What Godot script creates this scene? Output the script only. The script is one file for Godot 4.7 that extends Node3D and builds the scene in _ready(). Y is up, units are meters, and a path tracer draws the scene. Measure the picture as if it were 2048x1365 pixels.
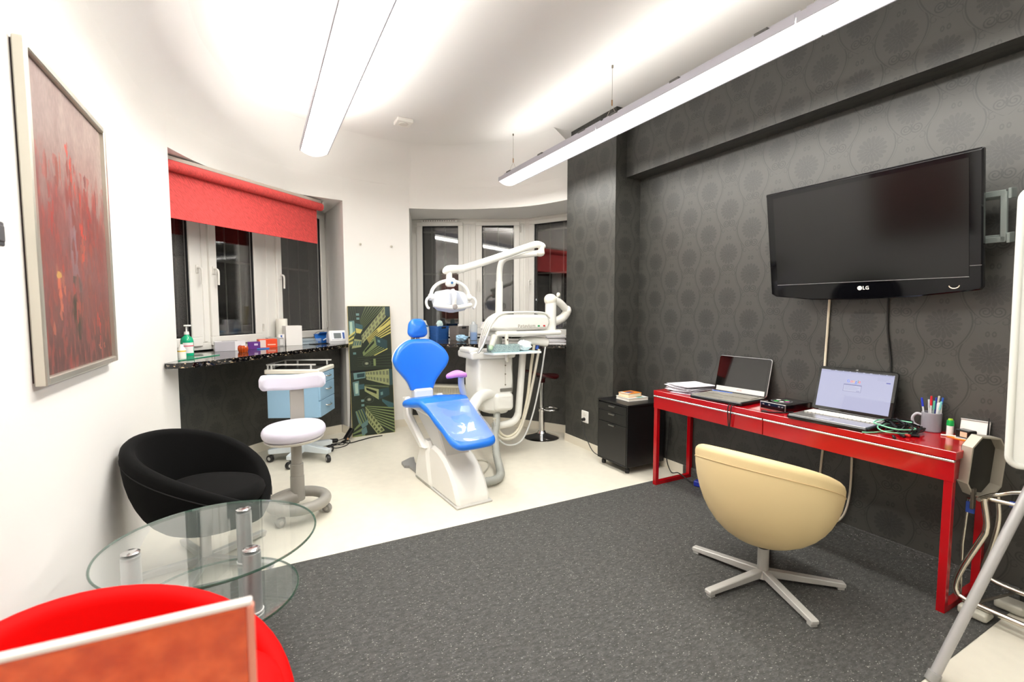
extends Node3D

# ------------------------------------------------------------------ mesh builder
class MB extends RefCounted:
	var v := PackedVector3Array()
	var n := PackedVector3Array()
	var uv := PackedVector2Array()
	var x := Transform3D.IDENTITY

	func at(t: Transform3D) -> MB:
		x = t
		return self

	func prim(t: PackedVector3Array, crease := 40.0, u := PackedVector2Array(), open := false) -> MB:
		var k := t.size()
		if k < 3:
			return self
		var c := Vector3.ZERO
		for i in k:
			t[i] = x * t[i]
			c += t[i]
		c /= k
		var vol := 0.0
		for i in range(0, k, 3):
			vol += (t[i] - c).dot((t[i + 1] - c).cross(t[i + 2] - c))
		var has_uv := u.size() == k
		if vol > 0.0 and not open:
			for i in range(0, k, 3):
				var a := t[i + 1]
				t[i + 1] = t[i + 2]
				t[i + 2] = a
				if has_uv:
					var b := u[i + 1]
					u[i + 1] = u[i + 2]
					u[i + 2] = b
		var fn := PackedVector3Array()
		fn.resize(k / 3)
		for i in range(0, k, 3):
			fn[i / 3] = -(t[i + 1] - t[i]).cross(t[i + 2] - t[i])
		if crease <= 0.0:
			for i in k:
				n.append(fn[i / 3].normalized())
		else:
			var near := {}
			for i in k:
				var key := Vector3i((t[i] * 50000.0).round())
				if near.has(key):
					near[key].append(i / 3)
				else:
					near[key] = [i / 3]
			var lim := cos(deg_to_rad(crease))
			for i in k:
				var f := fn[i / 3]
				var fl := f.normalized()
				var s := Vector3.ZERO
				for j in near[Vector3i((t[i] * 50000.0).round())]:
					var g: Vector3 = fn[j]
					if g.normalized().dot(fl) >= lim:
						s += g
				n.append(s.normalized() if s.length_squared() > 1e-24 else (fl if fl.length_squared() > 0.5 else Vector3.UP))
		v.append_array(t)
		if has_uv:
			uv.append_array(u)
		else:
			for i in k:
				uv.append(Vector2.ZERO)
		return self

	func loft(rings: Array, caps := true, crease := 40.0, closed := true, open := false) -> MB:
		var t := PackedVector3Array()
		for i in rings.size() - 1:
			var a: PackedVector3Array = rings[i]
			var b: PackedVector3Array = rings[i + 1]
			var m := a.size()
			for j in (m if closed else m - 1):
				var k := (j + 1) % m
				t.append_array([a[j], b[j], b[k], a[j], b[k], a[k]])
		if caps:
			for e in 2:
				var r: PackedVector3Array = rings[0] if e == 0 else rings[rings.size() - 1]
				var c := Vector3.ZERO
				for p in r:
					c += p
				c /= r.size()
				for j in r.size():
					var k := (j + 1) % r.size()
					if e == 0:
						t.append_array([r[j], r[k], c])
					else:
						t.append_array([r[k], r[j], c])
		return prim(t, crease, PackedVector2Array(), open)

	func box(c: Vector3, s: Vector3, b := 0.0) -> MB:
		var h := s / 2.0
		b = minf(b, minf(h.x, minf(h.y, h.z)) * 0.98)
		var t := PackedVector3Array()
		var q := func(p0: Vector3, p1: Vector3, p2: Vector3, p3: Vector3) -> void:
			t.append_array([p0, p1, p2, p0, p2, p3])
		var cv := func(sx: int, sy: int, sz: int, ax: int) -> Vector3:
			var p := Vector3(sx * h.x, sy * h.y, sz * h.z)
			for k in 3:
				if k != ax:
					p[k] -= signf(p[k]) * b
			return c + p
		var tri := [[1, 1], [-1, 1], [-1, -1], [1, -1]]
		for ax in 3:
			for sg in [-1, 1]:
				var ps := []
				for e in tri:
					var g := [0, 0, 0]
					g[ax] = sg
					g[(ax + 1) % 3] = e[0]
					g[(ax + 2) % 3] = e[1]
					ps.append(cv.call(g[0], g[1], g[2], ax))
				if sg < 0:
					ps.reverse()
				q.call(ps[0], ps[1], ps[2], ps[3])
		if b > 0.0:
			for ax in 3:
				var a1 := (ax + 1) % 3
				var a2 := (ax + 2) % 3
				for s1 in [-1, 1]:
					for s2 in [-1, 1]:
						var g0 := [0, 0, 0]
						g0[a1] = s1
						g0[a2] = s2
						var g1 := g0.duplicate()
						g0[ax] = -1
						g1[ax] = 1
						var ps := [cv.call(g0[0], g0[1], g0[2], a1), cv.call(g0[0], g0[1], g0[2], a2), cv.call(g1[0], g1[1], g1[2], a2), cv.call(g1[0], g1[1], g1[2], a1)]
						if s1 * s2 < 0:
							ps.reverse()
						ps.reverse()
						q.call(ps[0], ps[1], ps[2], ps[3])
			for sx in [-1, 1]:
				for sy in [-1, 1]:
					for sz in [-1, 1]:
						var ps := [cv.call(sx, sy, sz, 0), cv.call(sx, sy, sz, 1), cv.call(sx, sy, sz, 2)]
						if sx * sy * sz < 0:
							ps.reverse()
						t.append_array(ps)
		return prim(t, 50.0)

	# a box rounded with radius r: rings of rounded rectangles along y
	func rbox(c: Vector3, s: Vector3, r: float, seg := 4) -> MB:
		var h := s / 2.0
		r = minf(r, minf(h.x, minf(h.y, h.z)) * 0.999)
		var rings := []
		for e in [-1, 1]:
			for i in seg + 1:
				var a := PI / 2 * i / seg
				var dy: float = -(h.y - r) - r * cos(a) if e < 0 else (h.y - r) + r * sin(a)
				var rr: float = r * sin(a) if e < 0 else r * cos(a)
				var ring := PackedVector3Array()
				for q in 4:
					var cx: float = (h.x - r) * [1, -1, -1, 1][q]
					var cz: float = (h.z - r) * [1, 1, -1, -1][q]
					for j in seg + 1:
						var b: float = PI / 2 * (q + float(j) / seg)
						ring.append(c + Vector3(cx + maxf(rr, 0.0004) * cos(b), dy, cz + maxf(rr, 0.0004) * sin(b)))
				rings.append(ring)
		return loft(rings, true, 60.0)

	func circle(c: Vector3, r: float, ax: Vector3, seg := 16) -> PackedVector3Array:
		ax = ax.normalized()
		var u := ax.cross(Vector3.UP if absf(ax.y) < 0.9 else Vector3.RIGHT).normalized()
		var w := ax.cross(u)
		var ring := PackedVector3Array()
		for i in seg:
			var a := TAU * i / seg
			ring.append(c + (u * cos(a) + w * sin(a)) * r)
		return ring

	func cyl(a: Vector3, b: Vector3, r0: float, r1 := -1.0, seg := 16, bev := 0.0) -> MB:
		if r1 < 0.0:
			r1 = r0
		var ax := (b - a).normalized()
		var rings := []
		if bev > 0.0:
			rings.append(circle(a, r0 - bev, ax, seg))
		rings.append(circle(a + ax * bev, r0, ax, seg))
		rings.append(circle(b - ax * bev, r1, ax, seg))
		if bev > 0.0:
			rings.append(circle(b, r1 - bev, ax, seg))
		return loft(rings, true, 50.0)

	func lathe(prof: Array, c := Vector3.ZERO, seg := 24, crease := 40.0) -> MB:
		var rings := []
		for p in prof:
			var ring := PackedVector3Array()
			for i in seg:
				var a := TAU * i / seg
				ring.append(c + Vector3(maxf(p.x, 0.0002) * cos(a), p.y, maxf(p.x, 0.0002) * sin(a)))
			rings.append(ring)
		return loft(rings, true, crease)

	func tube(path: Array, r, seg := 10, closed := false) -> MB:
		var m := path.size()
		var rings := []
		var u := Vector3.ZERO
		for i in m:
			var p: Vector3 = path[i]
			var pa: Vector3 = path[(i - 1 + m) % m] if closed else path[maxi(i - 1, 0)]
			var pb: Vector3 = path[(i + 1) % m] if closed else path[mini(i + 1, m - 1)]
			var t := (pb - pa).normalized()
			if u == Vector3.ZERO:
				u = t.cross(Vector3.UP if absf(t.y) < 0.9 else Vector3.RIGHT).normalized()
			u = (u - t * u.dot(t)).normalized()
			var w := t.cross(u)
			var rr: float = r[i] if r is Array else r
			var ring := PackedVector3Array()
			for j in seg:
				var a := TAU * j / seg
				ring.append(p + (u * cos(a) + w * sin(a)) * rr)
			rings.append(ring)
		if closed:
			rings.append(rings[0])
		return loft(rings, not closed, 60.0)

	func ball(c: Vector3, r: Vector3, seg := 16) -> MB:
		var rings := []
		for i in range(1, seg / 2):
			var a := PI * i / (seg / 2)
			var ring := PackedVector3Array()
			for j in seg:
				var b := TAU * j / seg
				ring.append(c + Vector3(r.x * sin(a) * cos(b), -r.y * cos(a), r.z * sin(a) * sin(b)))
			rings.append(ring)
		var lo := PackedVector3Array()
		var hi := PackedVector3Array()
		for j in seg:
			lo.append(c - Vector3(0, r.y, 0))
			hi.append(c + Vector3(0, r.y, 0))
		rings.push_front(lo)
		rings.append(hi)
		return loft(rings, false, 80.0)

	static func inset(p: PackedVector2Array, d: float) -> PackedVector2Array:
		var area := 0.0
		var m := p.size()
		for i in m:
			area += p[i].cross(p[(i + 1) % m])
		var sg := 1.0 if area > 0 else -1.0
		var out := PackedVector2Array()
		for i in m:
			var e0 := (p[i] - p[(i - 1 + m) % m]).normalized()
			var e1 := (p[(i + 1) % m] - p[i]).normalized()
			var n0 := Vector2(-e0.y, e0.x) * sg
			var n1 := Vector2(-e1.y, e1.x) * sg
			var q := (n0 + n1)
			q = q / maxf(q.dot(n0), 0.35) if q.length() > 0.01 else n0
			out.append(p[i] + q * d)
		return out

	# a plan polygon (x, z) raised from y0 to y1
	func prism(p: PackedVector2Array, y0: float, y1: float, crease := 30.0) -> MB:
		var t := PackedVector3Array()
		var m := p.size()
		var idx := Geometry2D.triangulate_polygon(p)
		var ccw := not Geometry2D.is_polygon_clockwise(p)
		for i in range(0, idx.size(), 3):
			var q := [p[idx[i]], p[idx[i + 1]], p[idx[i + 2]]]
			if (q[1] - q[0]).cross(q[2] - q[0]) < 0:
				q = [q[0], q[2], q[1]]
			t.append_array([Vector3(q[0].x, y0, q[0].y), Vector3(q[1].x, y0, q[1].y), Vector3(q[2].x, y0, q[2].y)])
			t.append_array([Vector3(q[0].x, y1, q[0].y), Vector3(q[2].x, y1, q[2].y), Vector3(q[1].x, y1, q[1].y)])
		var area := 0.0
		for i in m:
			area += p[i].cross(p[(i + 1) % m])
		for i in m:
			var a := p[i]
			var b := p[(i + 1) % m]
			if area < 0:
				var s := a
				a = b
				b = s
			t.append_array([Vector3(a.x, y0, a.y), Vector3(a.x, y1, a.y), Vector3(b.x, y1, b.y), Vector3(a.x, y0, a.y), Vector3(b.x, y1, b.y), Vector3(b.x, y0, b.y)])
		return prim(t, crease)

	# an outline (x, y) extruded from z0 to z1 with bevelled rims; front face carries UVs of its bounding box
	func extr(p: PackedVector2Array, z0: float, z1: float, b := 0.0, crease := 40.0) -> MB:
		var t := PackedVector3Array()
		var m := p.size()
		var area := 0.0
		for i in m:
			area += p[i].cross(p[(i + 1) % m])
		if area < 0:
			p.reverse()
		var ip := inset(p, b) if b > 0 else p
		var idx := Geometry2D.triangulate_polygon(p)
		for i in range(0, idx.size(), 3):
			var q := [ip[idx[i]], ip[idx[i + 1]], ip[idx[i + 2]]]
			if (q[1] - q[0]).cross(q[2] - q[0]) < 0:
				q = [q[0], q[2], q[1]]
			t.append_array([Vector3(q[0].x, q[0].y, z1), Vector3(q[1].x, q[1].y, z1), Vector3(q[2].x, q[2].y, z1)])
			t.append_array([Vector3(q[0].x, q[0].y, z0), Vector3(q[2].x, q[2].y, z0), Vector3(q[1].x, q[1].y, z0)])
		var lv := [[p, z0], [p, z1]]
		if b > 0:
			lv = [[ip, z0], [p, z0 + b], [p, z1 - b], [ip, z1]]
		for l in lv.size() - 1:
			for i in m:
				var k := (i + 1) % m
				var a0: Vector2 = lv[l][0][i]
				var a1: Vector2 = lv[l][0][k]
				var b0: Vector2 = lv[l + 1][0][i]
				var b1: Vector2 = lv[l + 1][0][k]
				var za: float = lv[l][1]
				var zb: float = lv[l + 1][1]
				t.append_array([Vector3(a0.x, a0.y, za), Vector3(a1.x, a1.y, za), Vector3(b1.x, b1.y, zb), Vector3(a0.x, a0.y, za), Vector3(b1.x, b1.y, zb), Vector3(b0.x, b0.y, zb)])
		return prim(t, crease)

	# an upholstered slab: outline (x, y), thickness along z, rounded rim, domed front, bent by f
	func pillow(p: PackedVector2Array, th: float, r: float, dome: float, f: Callable, steps := 6) -> MB:
		var c2 := Vector2.ZERO
		for q in p:
			c2 += q
		c2 /= p.size()
		var rings := []
		var put := func(q: PackedVector2Array, z: float) -> void:
			var ring := PackedVector3Array()
			for a in q:
				ring.append(f.call(Vector3(a.x, a.y, z)))
			rings.append(ring)
		var ip := inset(p, r)
		var sc := func(k: float) -> PackedVector2Array:
			var o := PackedVector2Array()
			for a in ip:
				o.append(c2 + (a - c2) * k)
			return o
		for k in [0.02, 0.35, 0.7]:
			put.call(sc.call(k), -th / 2)
		for i in steps + 1:
			var a := -PI / 2 + PI * i / steps
			put.call(inset(p, r * (1.0 - cos(a))), sin(a) * th / 2)
		for k in [0.85, 0.7, 0.5, 0.3, 0.12, 0.02]:
			put.call(sc.call(k), th / 2 + dome * (1.0 - k * k))
		return loft(rings, true, 60.0)

	# a rectangle with UVs, lying in x-y facing +z
	func sheet(c: Vector3, w: float, h: float) -> MB:
		var a := c + Vector3(-w / 2, -h / 2, 0)
		var b := c + Vector3(w / 2, -h / 2, 0)
		var d := c + Vector3(w / 2, h / 2, 0)
		var e := c + Vector3(-w / 2, h / 2, 0)
		return prim(PackedVector3Array([a, d, b, a, e, d]), 0.0, PackedVector2Array([Vector2(0, 1), Vector2(1, 0), Vector2(1, 1), Vector2(0, 1), Vector2(0, 0), Vector2(1, 0)]), true)

	func mesh() -> ArrayMesh:
		var a := []
		a.resize(Mesh.ARRAY_MAX)
		a[Mesh.ARRAY_VERTEX] = v
		a[Mesh.ARRAY_NORMAL] = n
		a[Mesh.ARRAY_TEX_UV] = uv
		var m := ArrayMesh.new()
		m.add_surface_from_arrays(Mesh.PRIMITIVE_TRIANGLES, a)
		return m

# ------------------------------------------------------------------ naming helpers
var used := {}
var mats := {}

func mb(t := Transform3D.IDENTITY) -> MB:
	return MB.new().at(t)

func numbered(called: String) -> String:
	if not used.has(called):
		used[called] = 0
		return called
	used[called] += 1
	return "%s_%03d" % [called, used[called]]

func thing(called: String, label: String, category: String, at: Vector3, turn := 0.0, group := "") -> Node3D:
	var o := Node3D.new()
	o.name = numbered(called)
	add_child(o)
	o.position = at
	o.rotation.y = turn
	o.set_meta("label", label)
	o.set_meta("category", category)
	if group:
		o.set_meta("group", group)
	return o

func part(called: String, b, m: Material, parent: Node3D, label := "") -> MeshInstance3D:
	var o := MeshInstance3D.new()
	o.name = called
	o.mesh = b.mesh() if b is MB else b
	o.material_override = m
	o.cast_shadow = GeometryInstance3D.SHADOW_CASTING_SETTING_ON
	parent.add_child(o, true)
	if label:
		o.set_meta("label", label)
	return o

func single(called: String, b: MB, m: Material, label: String, category: String, at := Vector3.ZERO, turn := 0.0, group := "") -> MeshInstance3D:
	var o := part(numbered(called), b, m, self, label)
	o.position = at
	o.rotation.y = turn
	o.set_meta("category", category)
	if group:
		o.set_meta("group", group)
	return o

func struct(called: String, b: MB, m: Material, label := "", category := "") -> MeshInstance3D:
	var o := part(numbered(called), b, m, self, label)
	o.set_meta("kind", "structure")
	if category:
		o.set_meta("category", category)
	return o

func M(hex: String, rough := 0.5, metal := 0.0, spec := 0.5) -> StandardMaterial3D:
	var key := "%s/%s/%s/%s" % [hex, rough, metal, spec]
	if mats.has(key):
		return mats[key]
	var m := StandardMaterial3D.new()
	m.albedo_color = Color(hex)
	m.roughness = rough
	m.metallic = metal
	m.metallic_specular = spec
	mats[key] = m
	return m

func tex(im: Image) -> ImageTexture:
	return ImageTexture.create_from_image(im)

func textured(im: Image, rough: float, spec := 0.5) -> StandardMaterial3D:
	var m := StandardMaterial3D.new()
	m.albedo_texture = tex(im)
	m.roughness = rough
	m.metallic_specular = spec
	return m

func world_tiled(m: StandardMaterial3D, sx: float, sy: float, sz: float) -> StandardMaterial3D:
	m.uv1_triplanar = true
	m.uv1_world_triplanar = true
	m.uv1_scale = Vector3(1.0 / sx, 1.0 / sy, 1.0 / sz)
	m.uv1_triplanar_sharpness = 8.0
	return m

func clear(hex: String, alpha: float) -> StandardMaterial3D:
	var m := StandardMaterial3D.new()
	m.albedo_color = Color(Color(hex), alpha)
	m.transparency = BaseMaterial3D.TRANSPARENCY_ALPHA
	m.roughness = 0.03
	return m

func glow(hex: String, energy: float) -> StandardMaterial3D:
	var m := StandardMaterial3D.new()
	m.albedo_color = Color(hex)
	m.roughness = 0.4
	m.emission_enabled = true
	m.emission = Color(hex)
	m.emission_energy_multiplier = energy
	return m

func lettering(s: String, size: float, parent: Node3D, t: Transform3D, m: Material, bold := true) -> MeshInstance3D:
	var f := SystemFont.new()
	f.font_names = PackedStringArray(["Droid Sans"])
	f.font_weight = 700 if bold else 400
	var tm := TextMesh.new()
	tm.font = f
	tm.text = s
	tm.font_size = 32
	tm.pixel_size = size / 24.0
	tm.depth = 0.0008
	var o := part("lettering", tm, m, parent)
	o.transform = t
	return o

func spl(p: Array, k := 6, closed := false) -> Array:
	var out := []
	var m := p.size()
	for i in (m if closed else m - 1):
		var a = p[(i - 1 + m) % m] if closed else p[maxi(i - 1, 0)]
		var b = p[i]
		var c = p[(i + 1) % m]
		var d = p[(i + 2) % m] if closed else p[mini(i + 2, m - 1)]
		for j in k:
			out.append(b.cubic_interpolate(c, a, d, float(j) / k))
	if not closed:
		out.append(p[m - 1])
	return out

func rrect(w: float, h: float, r: float, c := Vector2.ZERO, seg := 5) -> PackedVector2Array:
	var o := PackedVector2Array()
	for q in 4:
		var cc := Vector2((w / 2 - r) * [1, -1, -1, 1][q], (h / 2 - r) * [1, 1, -1, -1][q])
		for j in seg + 1:
			var a: float = PI / 2 * (q + float(j) / seg)
			o.append(c + cc + Vector2(cos(a), sin(a)) * r)
	return o

func V(x: float, y: float, z: float) -> Vector3:
	return Vector3(x, y, z)

func off(p: Vector3) -> Transform3D:
	return Transform3D(Basis.IDENTITY, p)

func rot(ax: Vector3, deg: float, p := Vector3.ZERO) -> Transform3D:
	return Transform3D(Basis(ax.normalized(), deg_to_rad(deg)), p)

# ------------------------------------------------------------------ computed textures
func poly_fill(im: Image, p: Array, col: Color) -> void:
	var y0 := 99999.0
	var y1 := -99999.0
	for q in p:
		y0 = minf(y0, q.y)
		y1 = maxf(y1, q.y)
	for y in range(maxi(0, int(y0)), mini(im.get_height(), int(y1) + 1)):
		var xs := []
		for i in p.size():
			var a: Vector2 = p[i]
			var b: Vector2 = p[(i + 1) % p.size()]
			if (a.y <= y and b.y > y) or (b.y <= y and a.y > y):
				xs.append(a.x + (y - a.y) / (b.y - a.y) * (b.x - a.x))
		xs.sort()
		for k in range(0, xs.size() - 1, 2):
			var xa := clampi(int(xs[k]), 0, im.get_width())
			var xb := clampi(int(xs[k + 1]) + 1, 0, im.get_width())
			if xb > xa:
				im.fill_rect(Rect2i(xa, y, xb - xa, 1), col)

func image_damask(ground: Color, motif: Color) -> Image:
	var w := 432
	var h := 384
	var im := Image.create(w, h, false, Image.FORMAT_RGB8)
	var ns := FastNoiseLite.new()
	ns.seed = 5
	ns.frequency = 0.15
	for py in h:
		for px in w:
			var best := Vector2(9, 9)
			for c in [Vector2(0, 0), Vector2(1, 0), Vector2(0, 1), Vector2(1, 1), Vector2(0.5, 0.5)]:
				var d := Vector2((float(px) / w - c.x) * 0.36, (float(py) / h - c.y) * 0.32)
				if absf(d.x) / 0.18 + absf(d.y) / 0.16 < absf(best.x) / 0.18 + absf(best.y) / 0.16:
					best = d
			var k := 0.0
			var q0 := best - Vector2(0, -0.008)
			var r := q0.length()
			var a := atan2(q0.y, q0.x)
			if r < 0.009:
				k = 0.9
			elif r < 0.022:
				k = 0.75 if absf(sin(a * 4.0)) > 0.3 + (r - 0.010) * 30.0 else 0.3
			elif r < 0.038:
				k = 0.8 if absf(sin(a * 6.5 + 0.7)) > 0.2 + (r - 0.022) * 34.0 else 0.3
			elif r < 0.076:
				var u := (r - 0.038) / 0.038
				k = 0.75 if absf(sin(a * 8.5)) > 0.15 + 0.85 * absf(u - 0.35) * absf(u - 0.35) * 2.4 else 0.3 * (1.0 - u)
				k *= 0.8 + 0.2 * sin(r * 900.0)
			for sx in [-1.0, 1.0]:
				var q := Vector2((best.x * sx - 0.024), best.y - 0.092)
				var sr := q.length()
				var sa := fposmod(atan2(q.y, q.x) + 2.2, TAU)
				for turn in 2:
					if absf(sr - (0.004 + 0.0020 * (sa + TAU * turn))) < 0.0027 and sr < 0.03:
						k = maxf(k, 0.9)
				var e := absf(best.x)
				var t := clampf((best.y + 0.15) / 0.30, 0.0, 1.0)
				var wv := 0.108 * pow(sin(PI * pow(t, 0.85)), 0.72) + 0.004
				if absf(e - wv) < 0.0032 and absf(best.y) < 0.15:
					k = maxf(k, 0.9)
				if absf(e - wv - 0.011) < 0.0015 and absf(best.y) < 0.11:
					k = maxf(k, 0.5)
				var s2 := Vector2(best.x * sx - 0.135, best.y + 0.02)
				var r2 := s2.length()
				var a2 := fposmod(atan2(s2.y, s2.x) + 1.0, TAU)
				if absf(r2 - (0.003 + 0.0032 * a2)) < 0.002 and r2 < 0.024:
					k = maxf(k, 0.7)
				var s3 := Vector2(best.x * sx - 0.012, best.y + 0.122)
				if Vector2(s3.x * 1.6, s3.y).length() < 0.014 and Vector2(s3.x * 1.6, s3.y).length() > 0.006:
					k = maxf(k, 0.7)
			var col := ground.lerp(motif, k)
			var g := 1.0 + 0.10 * ns.get_noise_2d(px * 4, py * 4)
			im.set_pixel(px, py, Color(col.r * g, col.g * g, col.b * g))
	return im

func image_carpet() -> Image:
	var w := 768
	var im := Image.create(w, w, false, Image.FORMAT_RGB8)
	var ns := FastNoiseLite.new()
	ns.seed = 11
	ns.frequency = 0.02
	ns.fractal_octaves = 4
	var rng := RandomNumberGenerator.new()
	rng.seed = 4
	for y in w:
		for x in w:
			var g := 0.29 + 0.075 * ns.get_noise_2d(x * 1.4, y * 4.0) + rng.randf_range(-0.05, 0.05)
			im.set_pixel(x, y, Color(g, g, g * 0.97))
	for i in 10000:
		var x := rng.randi() % w
		var y := rng.randi() % w
		var l := rng.randi_range(2, 7)
		var g := rng.randf_range(0.14, 0.48)
		for k in l:
			im.set_pixel((x + k) % w, (y + (k / 3)) % w, Color(g, g * 1.02, g * 1.03))
	for i in 2600:
		var x := rng.randi() % w
		var y := rng.randi() % w
		var l := rng.randi_range(1, 4)
		var g := rng.randf_range(0.55, 0.95)
		for k in l:
			im.set_pixel((x + k) % w, (y + (k * i) % 2) % w, Color(g, g, g * 0.95))
	return im

func image_granite() -> Image:
	var w := 512
	var im := Image.create(w, w, false, Image.FORMAT_RGB8)
	var rng := RandomNumberGenerator.new()
	rng.seed = 21
	im.fill(Color(0.035, 0.035, 0.04))
	var stone := [Color(0.72, 0.64, 0.52), Color(0.5, 0.46, 0.42), Color(0.82, 0.78, 0.72), Color(0.4, 0.3, 0.22), Color(0.2, 0.2, 0.22)]
	for i in 900:
		var c := Vector2(rng.randf() * w, rng.randf() * w)
		var r := rng.randf_range(1.5, 4.0) if rng.randf() < 0.7 else rng.randf_range(5.0, 14.0)
		var p := []
		for k in 7:
			var a := TAU * k / 7
			p.append(c + Vector2(cos(a), sin(a) * 0.7) * r * rng.randf_range(0.5, 1.2))
		poly_fill(im, p, stone[rng.randi() % stone.size()])
	return im

func image_floor() -> Image:
	var w := 512
	var im := Image.create(w, w, false, Image.FORMAT_RGB8)
	var ns := FastNoiseLite.new()
	ns.seed = 3
	ns.frequency = 0.012
	ns.fractal_octaves = 5
	for y in w:
		for x in w:
			var fx := float(x) / w
			var a := ns.get_noise_2d(x * 2.0, y * 2.0)
			var b := ns.get_noise_2d((x - w) * 2.0, y * 2.0)
			var g := 1.0 + 0.022 * lerpf(a, b, smoothstep(0.7, 1.0, fx))
			im.set_pixel(x, y, Color(0.885 * g, 0.865 * g, 0.805 * g))
	return im

func image_painting() -> Image:
	var w := 320
	var h := 420
	var im := Image.create(w, h, false, Image.FORMAT_RGB8)
	var ns := FastNoiseLite.new()
	ns.seed = 8
	ns.frequency = 0.011
	ns.fractal_octaves = 5
	var n2 := FastNoiseLite.new()
	n2.seed = 77
	n2.frequency = 0.03
	n2.fractal_octaves = 3
	var rng := RandomNumberGenerator.new()
	rng.seed = 31
	for y in h:
		for x in w:
			var v := float(y) / h
			var u := float(x) / w
			var a := ns.get_noise_2d(x * 2.2, y * 0.9)
			var b := n2.get_noise_2d(x * 1.6, y * 0.5)
			var top := Color(0.50, 0.40, 0.38).lerp(Color(0.60, 0.52, 0.49), clampf(u + a * 0.6, 0, 1))
			var midc := Color(0.47, 0.30, 0.29).lerp(Color(0.47, 0.25, 0.235), clampf(0.5 + a * 1.6, 0, 1))
			var low := Color(0.31, 0.20, 0.18).lerp(Color(0.43, 0.28, 0.25), clampf(0.5 + b * 1.4, 0, 1))
			var c := top.lerp(midc, smoothstep(0.22, 0.5, v + a * 0.22))
			c = c.lerp(low, smoothstep(0.62, 0.95, v + b * 0.25))
			if b > 0.22 and v > 0.25:
				c = c.lerp(Color(0.60, 0.24, 0.20), 0.45)
			var spine := absf(u - 0.46 + a * 0.1)
			if spine < 0.07 and v > 0.38 and v < 0.72:
				c = c.lerp(Color(0.50, 0.43, 0.46), 0.7 * (1.0 - spine / 0.07))
			if spine < 0.05 and v > 0.66 and v < 0.9:
				c = c.lerp(Color(0.14, 0.17, 0.11), 0.8 * (1.0 - spine / 0.05))
			var g := 1.0 + 0.10 * n2.get_noise_2d(x * 5.0, y * 2.0)
			im.set_pixel(x, y, Color(c.r * g, c.g * g, c.b * g))
	var dab := [Color(0.80, 0.20, 0.13), Color(0.72, 0.26, 0.17), Color(0.60, 0.16, 0.14), Color(0.78, 0.38, 0.26), Color(0.50, 0.24, 0.26)]
	for i in 90:
		var c := Vector2(rng.randfn(0.5, 0.22) * w, rng.randf_range(0.25, 0.98) * h)
		var rx := rng.randf_range(2, 7)
		var ry := rng.randf_range(6, 24)
		var p := []
		for k in 9:
			var a := TAU * k / 9
			p.append(c + Vector2(cos(a) * rx, sin(a) * ry) * rng.randf_range(0.6, 1.2))
		var cc: Color = dab[rng.randi() % 5]
		poly_fill(im, p, cc.lerp(Color(0.42, 0.26, 0.24), rng.randf_range(0.5, 0.95)))
	for q in [[0.44, 0.20, 5, 16, 0], [0.48, 0.27, 6, 22, 0], [0.52, 0.33, 4, 10, 0], [0.60, 0.50, 8, 18, 0], [0.58, 0.56, 10, 22, 1], [0.80, 0.86, 6, 18, 0], [0.78, 0.94, 4, 5, 3], [0.86, 0.94, 4, 5, 3], [0.26, 0.72, 14, 34, 3], [0.3, 0.78, 8, 26, 4], [0.20, 0.45, 10, 30, 2], [0.70, 0.40, 12, 30, 2]]:
		for n in 14:
			var c := Vector2(q[0] * w + rng.randfn(0, q[2] * 0.6), q[1] * h + rng.randfn(0, q[3] * 0.6))
			var p := []
			for k in 8:
				var a := TAU * k / 8
				p.append(c + Vector2(cos(a) * q[2], sin(a) * q[3]) * 0.35 * rng.randf_range(0.5, 1.2))
			poly_fill(im, p, dab[q[4]].lerp(Color(0.46, 0.32, 0.29), rng.randf_range(0.15, 0.8)))
	var yl := []
	for k in 11:
		var a := TAU * k / 11
		yl.append(Vector2(0.25 * w, 0.665 * h) + Vector2(cos(a) * 10, sin(a) * 6) * rng.randf_range(0.7, 1.15))
	poly_fill(im, yl, Color(0.70, 0.54, 0.28))
	return im

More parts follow.
